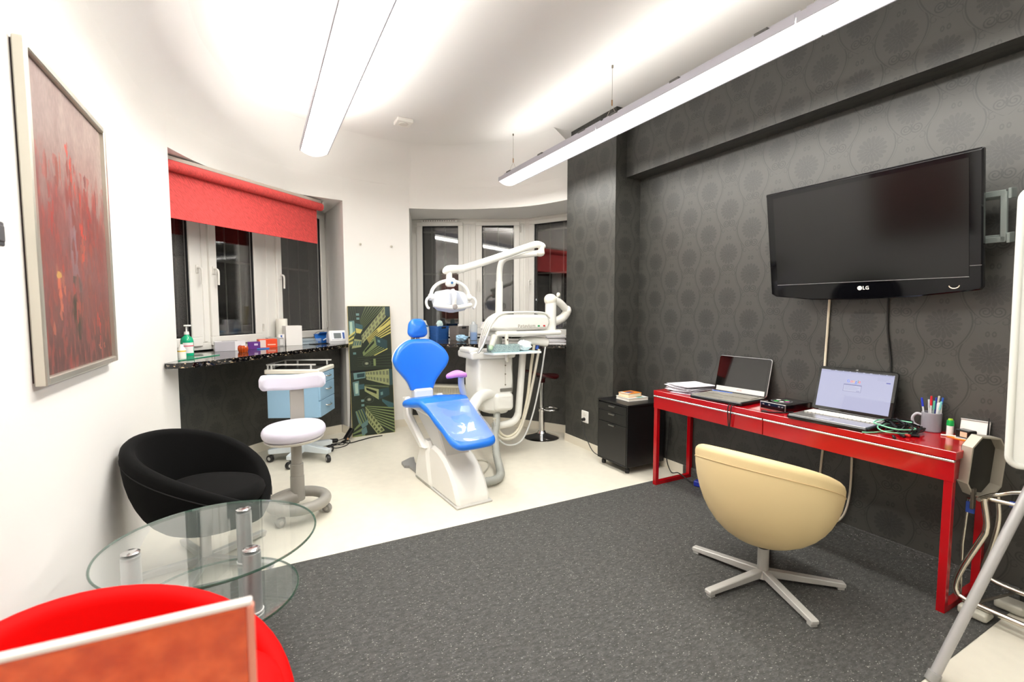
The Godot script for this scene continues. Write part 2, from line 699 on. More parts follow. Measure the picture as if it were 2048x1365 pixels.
func image_city() -> Image:
	var w := 320
	var h := 960
	var im := Image.create(w, h, false, Image.FORMAT_RGB8)
	im.fill(Color(0.15, 0.19, 0.15))
	var rng := RandomNumberGenerator.new()
	rng.seed = 12
	# polygon corners were laid out on a 425 by 1270 sheet
	var fit := func(p: Array) -> Array:
		var o := []
		for q in p:
			o.append(Vector2((q[0] - 15.0) / 425.0 * w, (q[1] - 60.0) / 1270.0 * h))
		return o
	var fill := func(p: Array, c: Color) -> void:
		poly_fill(im, fit.call(p), c)
	var wall := func(p: Array, c: Color, rows: int, cols: int, wc: Color) -> void:
		poly_fill(im, fit.call(p), c)
		var f: Array = fit.call(p)
		for a in rows:
			for b in cols:
				var u0 := pow((b + 0.2) / cols, 1.25)
				var u1 := pow((b + 0.75) / cols, 1.25)
				var v0 := (a + 0.2) / rows
				var v1 := (a + 0.72) / rows
				var q := []
				for e in [[u0, v0], [u1, v0], [u1, v1], [u0, v1]]:
					q.append(f[0].lerp(f[1], e[0]).lerp(f[3].lerp(f[2], e[0]), e[1]))
				poly_fill(im, q, wc)
	var stripes := func(a0: Array, a1: Array, b0: Array, b1: Array, n: int, c0: Color, c1: Color) -> void:
		for k in n:
			var t0 := float(k) / n
			var t1 := (k + 1.0) / n
			fill.call([[lerpf(a0[0], a1[0], t0), lerpf(a0[1], a1[1], t0)], [lerpf(b0[0], b1[0], t0), lerpf(b0[1], b1[1], t0)], [lerpf(b0[0], b1[0], t1), lerpf(b0[1], b1[1], t1)], [lerpf(a0[0], a1[0], t1), lerpf(a0[1], a1[1], t1)]], c0 if k % 2 == 0 else c1)
	var olive := Color(0.47, 0.53, 0.36)
	var pale := Color(0.60, 0.63, 0.46)
	var yel := Color(0.80, 0.76, 0.44)
	var teal := Color(0.24, 0.38, 0.42)
	var sky := Color(0.42, 0.56, 0.58)
	var dark := Color(0.12, 0.15, 0.12)
	stripes.call([15, 60], [100, 60], [40, 200], [110, 190], 8, Color(0.20, 0.25, 0.19), dark)
	stripes.call([130, 205], [150, 300], [190, 60], [400, 60], 14, olive.darkened(0.25), dark)
	wall.call([[140, 350], [385, 62], [395, 165], [150, 425]], pale, 2, 8, Color(0.42, 0.42, 0.34))
	fill.call([[390, 62], [440, 62], [440, 170], [388, 150]], teal.darkened(0.3))
	stripes.call([190, 380], [215, 430], [437, 165], [440, 330], 11, yel, Color(0.24, 0.24, 0.15))
	fill.call([[300, 290], [440, 210], [440, 235], [310, 320]], yel)
	fill.call([[145, 515], [278, 355], [287, 445], [150, 548]], olive)
	fill.call([[165, 500], [262, 400], [264, 425], [168, 518]], dark)
	fill.call([[278, 355], [398, 405], [395, 492], [287, 448]], teal.darkened(0.25))
	fill.call([[300, 392], [325, 402], [325, 425], [300, 418]], sky)
	stripes.call([150, 548], [200, 560], [287, 448], [395, 495], 9, olive, dark)
	fill.call([[255, 548], [398, 482], [400, 490], [258, 556]], yel)
	fill.call([[22, 205], [74, 200], [82, 335], [22, 430]], sky)
	fill.call([[30, 215], [52, 213], [55, 325], [30, 345]], Color(0.70, 0.80, 0.76))
	stripes.call([15, 350], [15, 450], [82, 300], [45, 450], 6, yel, Color(0.30, 0.33, 0.22))
	fill.call([[84, 225], [156, 246], [152, 300], [120, 325], [86, 310]], teal)
	fill.call([[86, 275], [152, 290], [130, 328], [90, 322]], yel)
	wall.call([[70, 380], [142, 392], [132, 460], [40, 472]], pale, 1, 4, teal)
	for q in [[110, 140], [112, 180], [118, 570], [118, 610], [66, 520], [125, 985], [125, 1030]]:
		fill.call([[q[0] - 14, q[1] - 10], [q[0] + 14, q[1] - 10], [q[0] + 14, q[1] + 12], [q[0] - 14, q[1] + 12]], sky)
	stripes.call([90, 560], [90, 650], [440, 540], [440, 670], 9, Color(0.20, 0.24, 0.19), dark)
	for q in [[180, 625, 46], [190, 980, 50]]:
		for m in 4:
			var ring := []
			for k in 18:
				var a := TAU * k / 18
				ring.append([q[0] + cos(a) * q[2] * (1.0 - m * 0.23), q[1] + sin(a) * q[2] * 0.75 * (1.0 - m * 0.23)])
			fill.call(ring, [Color(0.24, 0.28, 0.24), Color(0.13, 0.16, 0.14), Color(0.30, 0.33, 0.28), Color(0.60, 0.62, 0.55)][m])
	fill.call([[250, 582], [272, 582], [272, 652], [250, 652]], olive)
	fill.call([[15, 690], [440, 685], [440, 700], [15, 708]], Color(0.03, 0.04, 0.03))
	fill.call([[45, 712], [162, 705], [160, 765], [50, 776]], sky)
	fill.call([[80, 722], [155, 718], [152, 755], [82, 760]], teal.darkened(0.3))
	wall.call([[162, 706], [405, 690], [405, 856], [172, 782]], pale, 2, 8, Color(0.42, 0.44, 0.36))
	fill.call([[405, 690], [440, 690], [440, 852], [405, 856]], teal.darkened(0.2))
	fill.call([[35, 800], [96, 790], [96, 932], [45, 935]], sky)
	fill.call([[55, 812], [85, 810], [85, 912], [58, 915]], Color(0.70, 0.80, 0.78))
	fill.call([[96, 828], [148, 824], [146, 872], [96, 876]], teal)
	stripes.call([150, 840], [160, 830], [395, 875], [400, 858], 4, olive, dark)
	fill.call([[150, 845], [292, 888], [286, 988], [150, 895]], pale)
	fill.call([[165, 862], [268, 905], [266, 932], [168, 884]], dark)
	fill.call([[292, 888], [396, 876], [400, 952], [288, 988]], teal.darkened(0.3))
	fill.call([[308, 918], [332, 914], [332, 945], [310, 950]], sky)
	fill.call([[320, 985], [440, 1040], [430, 1080], [390, 1078], [322, 1010]], teal)
	stripes.call([160, 1040], [160, 1150], [440, 1080], [440, 1330], 15, olive, dark)
	wall.call([[150, 1045], [335, 1300], [262, 1330], [150, 1170]], pale, 2, 8, olive.darkened(0.35))
	fill.call([[50, 1085], [128, 1062], [172, 1190], [166, 1225], [95, 1268]], sky.darkened(0.1))
	stripes.call([55, 1085], [125, 1066], [105, 1215], [165, 1175], 6, olive, teal.darkened(0.3))
	stripes.call([15, 1270], [15, 1330], [90, 1200], [140, 1330], 5, olive, dark)
	fill.call([[100, 1270], [150, 1240], [160, 1300], [110, 1328]], sky.darkened(0.1))
	for yy in h:
		for xx in w:
			var c := im.get_pixel(xx, yy)
			var g := rng.randf_range(0.80, 1.0)
			im.set_pixel(xx, yy, Color(c.r * g, c.g * g, c.b * g * 0.95))
	return im

func image_red_print() -> Image:
	var w := 256
	var im := Image.create(w, w, false, Image.FORMAT_RGB8)
	var ns := FastNoiseLite.new()
	ns.seed = 14
	ns.frequency = 0.045
	ns.fractal_octaves = 5
	for y in w:
		for x in w:
			var a := clampf(0.5 + 1.1 * ns.get_noise_2d(x, y), 0, 1)
			im.set_pixel(x, y, Color(0.80, 0.275, 0.10).lerp(Color(0.90, 0.37, 0.155), a))
	return im

func image_blind() -> Image:
	var w := 256
	var im := Image.create(w, w, false, Image.FORMAT_RGB8)
	var ns := FastNoiseLite.new()
	ns.seed = 19
	ns.frequency = 0.03
	ns.fractal_octaves = 4
	for y in w:
		for x in w:
			var a := ns.get_noise_2d((x + y) * 0.5, (y - x) * 3.5)
			var g := 1.0 + 0.22 * a
			im.set_pixel(x, y, Color(0.80 * g, 0.28 * g, 0.27 * g))
	return im

func image_tissue_box() -> Image:
	var im := Image.create(256, 96, false, Image.FORMAT_RGB8)
	im.fill(Color(0.60, 0.68, 0.68))
	for i in 22:
		var c := Vector2((i * 67) % 256, (i * 41) % 96)
		for k in 60:
			var a := k * 0.16
			var p := c + Vector2(cos(a), sin(a)) * (2.0 + k * 0.28)
			im.fill_rect(Rect2i(clampi(int(p.x), 0, 253), clampi(int(p.y), 0, 93), 2, 2), Color(0.38, 0.47, 0.48))
	return im

func image_web_page() -> Image:
	var im := Image.create(640, 400, false, Image.FORMAT_RGB8)
	im.fill(Color(0.80, 0.81, 0.93))
	im.fill_rect(Rect2i(0, 0, 640, 10), Color(0.72, 0.73, 0.84))
	for k in 9:
		im.fill_rect(Rect2i(86 + k * 62, 1, 40 + (k * 13) % 16, 6), Color(0.42, 0.42, 0.48))
	im.fill_rect(Rect2i(0, 16, 640, 5), Color(0.72, 0.73, 0.88))
	im.fill_rect(Rect2i(228, 134, 158, 76), Color(0.55, 0.56, 0.75))
	im.fill_rect(Rect2i(231, 143, 152, 64), Color(0.84, 0.85, 0.95))
	for k in 4:
		im.fill_rect(Rect2i(240, 152 + k * 12, 90 + (k * 37) % 50, 3), Color(0.70, 0.71, 0.86))
	im.fill_rect(Rect2i(345, 194, 30, 8), Color(0.66, 0.67, 0.84))
	for k in 3:
		im.fill_rect(Rect2i(505, 34 + k * 14, 110 - k * 18, 3), Color(0.72, 0.73, 0.86))
	im.fill_rect(Rect2i(582, 78, 34, 10), Color(0.45, 0.47, 0.80))
	return im

# ------------------------------------------------------------------ scene
var WALL: StandardMaterial3D
var DAMASK: StandardMaterial3D
var FRAME: StandardMaterial3D
var PLASTIC: StandardMaterial3D
var CHROME: StandardMaterial3D
var STEEL: StandardMaterial3D
var BLACK: StandardMaterial3D
var PANE: StandardMaterial3D

# plan points of the curved wall (x, z)
var curve_a := [Vector2(-0.648, -3.2), Vector2(-0.625, -3.75), Vector2(-0.535, -4.148)]
var curve_left := [Vector2(-0.535, -4.148), Vector2(-0.411, -4.425), Vector2(-0.215, -4.74), Vector2(0.01, -4.99), Vector2(0.334, -5.19), Vector2(0.808, -5.30)]
var curve_right := [Vector2(1.534, -5.353), Vector2(2.006, -5.161), Vector2(2.369, -4.907), Vector2(2.683, -4.591), Vector2(2.868, -4.166), Vector2(2.90, -3.95)]
const FLOOR_TOP := 0.0
const SILL := 0.99

func _ready() -> void:
	# ---- camera, surroundings, exposure
	var cam := Camera3D.new()
	cam.name = "camera"
	add_child(cam)
	cam.position = V(0, 1.363, 0)
	cam.rotation_order = EULER_ORDER_YXZ
	cam.rotation_degrees = V(-3.91, -28.1, 0)
	cam.fov = 71.73
	var lens := CameraAttributesPhysical.new()
	lens.frustum_focal_length = 16.6
	lens.frustum_focus_distance = 3.3
	lens.exposure_aperture = 3.1
	cam.attributes = lens
	cam.near = 0.05
	cam.far = 60.0
	cam.current = true
	var we := WorldEnvironment.new()
	we.name = "surroundings"
	var env := Environment.new()
	env.background_mode = Environment.BG_COLOR
	env.background_color = Color(0.004, 0.004, 0.005)
	env.tonemap_mode = Environment.TONE_MAPPER_LINEAR
	env.tonemap_exposure = 1.0
	env.sdfgi_enabled = true
	env.ssao_enabled = true
	env.ssil_enabled = true
	we.environment = env
	add_child(we)
	# ---- materials shared by many things
	WALL = M("f2f0ec", 0.85)
	FRAME = M("f0eee8", 0.35)
	PLASTIC = M("f0eee6", 0.3)
	CHROME = M("d8d8d8", 0.12, 1.0)
	STEEL = M("b4b4b2", 0.35, 0.9)
	BLACK = M("0a0a0b", 0.45)
	PANE = clear("0c0f10", 0.04)
	DAMASK = world_tiled(textured(image_damask(Color(0.225, 0.223, 0.205), Color(0.125, 0.125, 0.117)), 0.47, 0.62), 0.36, 0.32, 0.36)
	# ---- lamps (each builder sets its own lights)
	lamp_row(0.44, "hanging white fluorescent light row nearest the left wall", [-4.30, -2.85, -1.40, 0.05], 3.4, 0.075)
	lamp_row(2.283, "hanging white fluorescent light row in front of the black wall", [-4.37, -2.80, -1.36, 0.10], 0.4, 0.05)
	# ---- large structure
	shell()
	window_units()
	# ---- furniture
	desk()
	tub_chairs()
	dental_chair()
	dental_unit()
	dentist_stool()
	trolley()
	glass_table()
	red_panel()
	television()
	drawer_cabinet()
	painting()
	city_print()
	roller_blind()
	bar_stool()
	radiator()
	easel()
	octagon_stand()
	# ---- small things
	laptops()
	desk_things()
	sill_things()
	cables()
	fixtures()

func lamp_row(cx: float, label: String, zs: Array, up: float, slot: float) -> void:
	var y := 2.655
	var w := 0.205
	var t := thing("ceiling_lamp", label, "lamp", V(cx, y, (zs[0] + zs[3]) / 2.0))
	var z0: float = t.position.z
	var body := M("b9b8c2", 0.4, 0.3)
	var shine := glow("fffdf6", 2.2)
	var cap := glow("fffdf6", 0.85)
	for k in 3:
		var a: float = zs[k] - z0 + 0.004
		var b: float = zs[k + 1] - z0 - 0.004
		# curved diffuser: an arc section swept along z
		var rings := []
		for z in [a, b]:
			var ring := PackedVector3Array()
			for i in 13:
				var u := -1.0 + 2.0 * i / 12.0
				ring.append(V(u * w / 2, -0.034 * (1.0 - u * u), z))
			ring.append(V(w / 2, 0.006, z))
			ring.append(V(-w / 2, 0.006, z))
			rings.append(ring)
		part("diffuser", mb().loft(rings, true, 35.0), shine, t)
		# aluminium side rails and the open top tray
		var hs := mb()
		for s in [-1, 1]:
			hs.box(V(s * (w / 2 + 0.003), 0.014, (a + b) / 2), V(0.006, 0.04, b - a), 0.001)
			hs.box(V(s * slot, 0.046, (a + b) / 2), V(0.004, 0.06, b - a - 0.02), 0.001)
		hs.box(V(0, 0.014, (a + b) / 2), V(w, 0.006, b - a), 0.001)
		part("housing", hs, body, t)
		var er := []
		for z in [a - 0.006, a + 0.004]:
			var ring := PackedVector3Array()
			for i in 13:
				var u := -1.0 + 2.0 * i / 12.0
				ring.append(V(u * w * 0.505, -0.036 * (1.0 - u * u), z))
			ring.append(V(w * 0.505, 0.02, z))
			ring.append(V(-w * 0.505, 0.02, z))
			er.append(ring)
		part("end_cap", mb().loft(er, true, 35.0), cap, t)
		for q in [0.12, 0.5, 0.88]:
			part("clip", mb().box(V(-w / 2 + 0.012, 0.044, lerpf(a, b, q)), V(0.02, 0.02, 0.07), 0.002), M("5b5a58", 0.5), t)
		var l := AreaLight3D.new()
		l.name = "down_light"
		l.area_size = Vector2(w, b - a)
		l.rotation_degrees = V(-90, 0, 0)
		l.position = V(0, -0.042, (a + b) / 2)
		l.light_color = Color(1.0, 0.99, 0.968)
		l.light_energy = 2.2
		l.shadow_enabled = true
		l.area_range = 12.0
		t.add_child(l, true)
		var u2 := AreaLight3D.new()
		u2.name = "up_light"
		u2.area_size = Vector2(slot * 1.7, b - a - 0.04)
		u2.rotation_degrees = V(90, 0, 0)
		u2.position = V(0, 0.028, (a + b) / 2)
		u2.light_color = Color(1.0, 0.99, 0.968)
		u2.light_energy = up
		u2.shadow_enabled = true
		u2.area_range = 12.0
		t.add_child(u2, true)
		part("upper_glow", mb().box(V(0, 0.021, (a + b) / 2), V(slot * 1.8, 0.008, b - a - 0.03)), cap, t)
	for z in [zs[0] + 0.12, zs[1] + 0.05, zs[2] + 0.05]:
		var zz: float = z - z0
		part("wire", mb().cyl(V(0, 0.17, zz), V(0, 3.1 - y, zz), 0.0016, -1, 6).cyl(V(-0.05, 0.035, zz - 0.03), V(0, 0.17, zz), 0.0012, -1, 6).cyl(V(0.05, 0.035, zz + 0.03), V(0, 0.17, zz), 0.0012, -1, 6), M("9c9488", 0.4, 0.5), t)
		part("wire_grip", mb().cyl(V(0, 0.165, zz), V(0, 0.205, zz), 0.005, -1, 8), M("8d6b48", 0.4, 0.6), t)
		part("ceiling_hook", mb().cyl(V(0, 3.082 - y, zz), V(0, 3.1 - y, zz), 0.007, -1, 8), M("7d7468", 0.4, 0.6), t)

func pv(a: Array) -> PackedVector2Array:
	return PackedVector2Array(a)

func strip(pts: Array, t: float) -> PackedVector2Array:
	# a thin plan polygon along pts, thickened by t to the right-hand side of travel
	var out := []
	var back := []
	for i in pts.size():
		var a: Vector2 = pts[maxi(i - 1, 0)]
		var b: Vector2 = pts[mini(i + 1, pts.size() - 1)]
		var d := (b - a).normalized()
		out.append(pts[i])
		back.push_front(pts[i] + Vector2(-d.y, d.x) * t)
	return pv(out + back)

func shell() -> void:
	var ca := spl(curve_a, 6)
	var cl := spl(curve_left, 8)
	var cr := spl(curve_right, 8)
	var lw0 := Vector2(-0.977, -4.463)
	var lw1 := Vector2(0.72, -6.16)
	var rw0 := Vector2(1.77, -6.05)
	var rw1 := Vector2(3.037, -5.289)
	var rw2 := Vector2(3.43, -4.54)
	var floor_mat := world_tiled(textured(image_floor(), 0.32, 0.4), 1.3, 1.3, 1.3)
	struct("floor", mb().box(V(1.2, -0.06, -2.3), V(5.6, 0.12, 8.6)), floor_mat, "glossy cream vinyl floor of the whole room", "floor")
	var carpet := world_tiled(textured(image_carpet(), 0.62, 0.35), 1.1, 1.1, 1.1)
	struct("floor", mb().box(V(1.2, 0.0, -1.72), V(3.69, 0.008, 1.96), 0.001), carpet, "speckled charcoal floor covering in a strip across the room", "carpet")
	struct("ceiling", mb().box(V(1.2, 3.2, -2.3), V(5.6, 0.2, 8.6)), M("f0eeea", 0.9), "plain white ceiling", "ceiling")
	# left wall running into the curve up to the left window
	var left := [Vector2(-1.1, -3.2)] + ca + [lw0, Vector2(-1.1, -4.5)]
	struct("wall_left", mb().box(V(-0.874, 1.56, -0.75), V(0.452, 3.12, 4.9)), WALL, "straight white wall with the painting on it", "wall")
	struct("wall_left", mb().prism(pv(left), 0, 3.12), WALL, "white wall bending from the painting wall into the bay", "wall")
	struct("wall_back", mb().prism(pv([Vector2(0.808, -5.30), lw1, rw0, Vector2(1.534, -5.353), Vector2(1.17, -5.36)]), 0, 3.12, 50.0), WALL, "white pier between the two windows", "wall")
	struct("wall_back", mb().prism(pv(cl + [lw1 + Vector2(0, -0.1), lw0 + Vector2(-0.1, 0)]), 2.5, 3.12), WALL, "white curved wall above the left window", "wall")
	struct("wall_back", mb().prism(pv(cr + [rw2 + Vector2(0.1, 0.4), rw2 + Vector2(0.1, 0), rw1 + Vector2(0.06, -0.1), rw0 + Vector2(0, -0.1)]), 2.5, 3.12), WALL, "white curved wall above the right window", "wall")
	struct("wall_back", mb().prism(pv([rw2, rw2 + Vector2(0.12, 0), Vector2(3.62, -3.9), Vector2(3.5, -3.9)]), 0, 3.12), WALL, "white side wall of the right window bay", "wall")
	# hollow coving that rounds the wall into the ceiling
	var cv := [Vector2(-0.648, 1.65)] + ca + cl.slice(1) + [Vector2(1.17, -5.355)] + cr
	var rings := []
	for i in cv.size():
		var a: Vector2 = cv[maxi(i - 1, 0)]
		var b: Vector2 = cv[mini(i + 1, cv.size() - 1)]
		var d := (b - a).normalized()
		var nn := Vector2(-d.y, d.x)
		if nn.dot(Vector2(1.1, -2.5) - cv[i]) < 0:
			nn = -nn
		var ring := PackedVector3Array()
		ring.append(V(cv[i].x - nn.x * 0.01, 3.11, cv[i].y - nn.y * 0.01))
		ring.append(V(cv[i].x - nn.x * 0.01, 2.74, cv[i].y - nn.y * 0.01))
		for k in 13:
			var g := PI / 2 * k / 12
			var q: Vector2 = cv[i] + nn * 0.36 * (1.0 - cos(g))
			ring.append(V(q.x, 2.741 + 0.36 * sin(g), q.y))
		ring.append(V(cv[i].x + nn.x * 0.36, 3.11, cv[i].y + nn.y * 0.36))
		rings.append(ring)
	struct("trim_1", mb().loft(rings, true, 35.0), WALL, "smooth white coving between the curved wall and the ceiling", "coving")
	# black papered breast walls under the windows
	var bl := spl([Vector2(-0.60, -4.25), Vector2(-0.40, -4.62), Vector2(-0.17, -4.93), Vector2(0.03, -5.10), Vector2(0.33, -5.28), Vector2(0.76, -5.43)], 8)
	struct("wall_back", mb().prism(pv(bl + [lw1, lw0]), 0, SILL - 0.04), DAMASK, "black papered wall under the left windowsill", "wall")
	var br := spl([Vector2(1.57, -5.52), Vector2(2.05, -5.28), Vector2(2.46, -4.92), Vector2(2.78, -4.50), Vector2(2.95, -4.18), Vector2(3.0, -3.95)], 8)
	struct("wall_back", mb().prism(pv(br + [Vector2(3.5, -3.95), rw2, rw1, rw0]), 0, SILL - 0.04), DAMASK, "black papered wall under the right windowsill", "wall")
	# right side: papered wall, pillar and beam
	struct("wall_right", mb().box(V(3.15, 1.56, -0.78), V(0.2, 3.12, 5.1)), DAMASK, "black damask papered wall behind the television", "wall")
	struct("pillar", mb().box(V(3.19, 1.56, -3.6325), V(0.85, 3.12, 0.735)), DAMASK, "black damask papered pillar beside the right window", "pillar")
	struct("beam", mb().box(V(2.985, 2.816, -0.78), V(0.2, 0.6, 4.97)), DAMASK, "black papered beam along the top of the television wall", "beam")
	struct("wall_front", mb().box(V(1.2, 1.56, 1.75), V(4.6, 3.12, 0.2)), WALL, "plain white wall behind the viewer", "wall")
	# skirtings
	var sk := M("e3dccb", 0.45)
	struct("baseboard_back", mb().prism(strip(bl, 0.012), 0, 0.085), sk)
	struct("baseboard_back", mb().prism(strip([Vector2(0.78, -5.42), Vector2(0.808, -5.30), Vector2(1.17, -5.36), Vector2(1.534, -5.353), Vector2(1.55, -5.5)], 0.012), 0, 0.085), sk)
	struct("baseboard_back", mb().prism(strip(br, 0.012), 0, 0.085), sk)
	struct("baseboard_right", mb().prism(strip([Vector2(2.765, -4.0), Vector2(2.765, -3.265), Vector2(3.05, -3.265), Vector2(3.05, -2.7)], 0.012), 0, 0.075), sk)
	struct("baseboard_right", mb().box(V(3.045, 0.04, -1.72), V(0.012, 0.08, 1.96), 0.003), carpet)
	# granite windowsills
	var gr := world_tiled(textured(image_granite(), 0.08, 0.6), 0.42, 0.42, 0.42)
	var sl := [Vector2(-0.575, -3.925), Vector2(-0.53, -3.905), Vector2(-0.42, -3.93), Vector2(-0.325, -4.0), Vector2(-0.078, -4.276), Vector2(0.314, -4.69), Vector2(0.82, -5.235), Vector2(0.845, -5.29), Vector2(0.80, -5.32), Vector2(0.72, -6.14), Vector2(-0.96, -4.46), Vector2(-0.62, -4.12)]
	single("windowsill", mb().prism(pv(sl), SILL - 0.036, SILL, 20.0), gr, "speckled black granite windowsill under the red roller blind", "windowsill")
	var sr := [Vector2(1.42, -5.0), Vector2(1.689, -4.794), Vector2(2.222, -4.429), Vector2(2.76, -4.055), Vector2(2.90, -4.01), Vector2(3.49, -4.01), Vector2(3.43, -4.54), Vector2(3.03, -5.28), Vector2(1.79, -6.03), Vector2(1.54, -5.37)]
	single("windowsill", mb().prism(pv(sr), SILL - 0.036, SILL, 20.0), gr, "speckled black granite windowsill behind the dental chair", "windowsill")

# a window: local x along the wall, y up, z towards the room
func window_unit(at: Vector2, dir: Vector2, length: float, sashes: Array, y0: float, y1: float, label: String) -> void:
	var o := Node3D.new()
	o.name = "window_%d" % (used.get("window", 0) + 1)
	used["window"] = used.get("window", 0) + 1
	add_child(o)
	var d := V(dir.x, 0, dir.y).normalized()
	var nrm := d.cross(Vector3.UP) * -1.0
	if nrm.dot(V(1.1, 0, -3.4) - V(at.x, 0, at.y)) < 0:
		nrm = -nrm
	o.transform = Transform3D(Basis(d, Vector3.UP, nrm), V(at.x, 0, at.y))
	o.set_meta("kind", "structure")
	o.set_meta("label", label)
	var fr := mb()
	fr.box(V(length / 2, y0 + 0.03, 0), V(length, 0.06, 0.07), 0.004).box(V(length / 2, y1 - 0.03, 0), V(length, 0.06, 0.07), 0.004)
	var xs := [0.0]
	for s in sashes:
		xs.append_array([s[0], s[1]])
	xs.append(length)
	for k in range(0, xs.size(), 2):
		var a: float = xs[k] - (0.0 if k == 0 else 0.015)
		var b: float = xs[k + 1] + (0.0 if k == xs.size() - 2 else 0.015)
		if b - a > 0.02:
			fr.box(V((a + b) / 2, (y0 + y1) / 2, 0), V(b - a, y1 - y0 - 0.12, 0.066), 0.005)
			if b - a > 0.1:
				fr.box(V((a + b) / 2, (y0 + y1) / 2, 0.036), V(0.03, y1 - y0 - 0.14, 0.014), 0.004)
	part("window_frame", fr, FRAME, o)
	for s in sashes:
		var g0: float = s[2]
		var g1: float = s[3]
		var yb: float = y0 + 0.035
		var yt: float = y1 - 0.035
		var gb: float = y0 + 0.115
		var gt: float = y1 - 0.085
		var sh := mb()
		sh.box(V((s[0] + s[1]) / 2, (yb + gb) / 2, 0.03), V(s[1] - s[0], gb - yb, 0.06), 0.006)
		sh.box(V((s[0] + s[1]) / 2, (yt + gt) / 2, 0.03), V(s[1] - s[0], yt - gt, 0.06), 0.006)
		sh.box(V((s[0] + g0) / 2, (gb + gt) / 2, 0.03), V(g0 - s[0], gt - gb + 0.004, 0.06), 0.006)
		sh.box(V((s[1] + g1) / 2, (gb + gt) / 2, 0.03), V(s[1] - g1, gt - gb + 0.004, 0.06), 0.006)
		var sn := part("sash", sh, FRAME, o)
		var gk := mb()
		for e in [[g0 + 0.003, 0.006, gt - gb, true], [g1 - 0.003, 0.006, gt - gb, true]]:
			gk.box(V(e[0], (gb + gt) / 2, 0.035), V(0.006, e[2], 0.02))
		gk.box(V((g0 + g1) / 2, gb + 0.003, 0.035), V(g1 - g0, 0.006, 0.02)).box(V((g0 + g1) / 2, gt - 0.003, 0.035), V(g1 - g0, 0.006, 0.02))
		part("gasket", gk, M("16161a", 0.6), sn)
		part("pane", mb().box(V((g0 + g1) / 2, (gb + gt) / 2, 0.026), V(g1 - g0, gt - gb, 0.006)), PANE, sn)
		part("pane", mb().box(V((g0 + g1) / 2, (gb + gt) / 2, 0.012), V(g1 - g0, gt - gb, 0.006)), PANE, sn)
		part("pane", mb().box(V((g0 + g1) / 2, (gb + gt) / 2, -0.002), V(g1 - g0, gt - gb, 0.006)), PANE, sn)
		if s.size() > 4 and s[4] != 0:
			var hx: float = s[0] + 0.035 if s[4] < 0 else s[1] - 0.035
			var hy: float = lerpf(y0, y1, 0.47)
			var hd := mb()
			hd.rbox(V(hx, hy, 0.066), V(0.026, 0.07, 0.012), 0.005, 3)
			hd.tube(spl([V(hx, hy + 0.01, 0.068), V(hx, hy + 0.008, 0.1), V(hx + 0.004, hy - 0.02, 0.112), V(hx + 0.006, hy - 0.13, 0.108)], 5), 0.0095, 8)
			part("handle", hd, M("eeebe4", 0.3), sn)
		var hg := mb()
		var ex: float = s[1] + 0.006 if s.size() > 4 and s[4] < 0 else s[0] - 0.006
		for yy in [yb + 0.14, yt - 0.1]:
			hg.cyl(V(ex, yy - 0.035, 0.062), V(ex, yy + 0.035, 0.062), 0.008, -1, 8)
		part("hinge", hg, M("d9d6ce", 0.35), sn)
	# iron bars outside
	var gl := Node3D.new()
	gl.name = numbered("window_grille")
	add_child(gl)
	gl.transform = o.transform.translated_local(V(0, 0, -0.22))
	gl.set_meta("label", "pale iron bars outside the " + label)
	gl.set_meta("category", "window bars")
	var iron := M("63635a", 0.6)
	var m := int(length / 0.17)
	for k in m + 1:
		part("bar", mb().cyl(V(0.03 + k * (length - 0.06) / m, y0 - 0.05, 0), V(0.03 + k * (length - 0.06) / m, y1 + 0.02, 0), 0.007, -1, 6), iron, gl)
	for yy in [y0 + 0.12, lerpf(y0, y1, 0.55), y1 - 0.12]:
		part("rail", mb().box(V(length / 2, yy, 0), V(length, 0.022, 0.008)), iron, gl)

func window_units() -> void:
	window_unit(Vector2(-0.977, -4.463), Vector2(1.697, -1.697), 2.4, [[0.13, 0.70, 0.20, 0.60, 1], [0.79, 1.36, 0.865, 1.28, -1], [1.57, 2.33, 1.64, 2.26, -1]], 1.0, 2.5, "left window with three dark panes")
	window_unit(Vector2(1.77, -6.05), Vector2(0.857, 0.515), 1.48, [[0.07, 0.67, 0.145, 0.605, 1], [0.83, 1.39, 0.91, 1.315, -1]], 1.0, 2.5, "right window beside the lamp arm")
	window_unit(Vector2(3.03, -5.286), Vector2(0.465, 0.885), 0.84, [[0.07, 0.76, 0.15, 0.69, -1]], 1.0, 2.5, "narrow angled window by the pillar")
	# vent grille over the first right-hand sash
	var b := Basis(V(0.857, 0, 0.515), Vector3.UP, V(-0.515, 0, 0.857))
	var vt := thing("air_vent", "slim white trickle vent on top of the right window frame", "vent", V(1.77, 0, -6.05) + b * V(0.37, 2.475, 0.06))
	vt.basis = b
	part("cover", mb().box(V(0, 0, 0.008), V(0.46, 0.028, 0.02), 0.004), FRAME, vt)
	for k in 14:
		part("slot", mb().box(V(-0.2 + k * 0.03, 0, 0.0185), V(0.016, 0.009, 0.002)), M("6f6a5c", 0.7), vt)

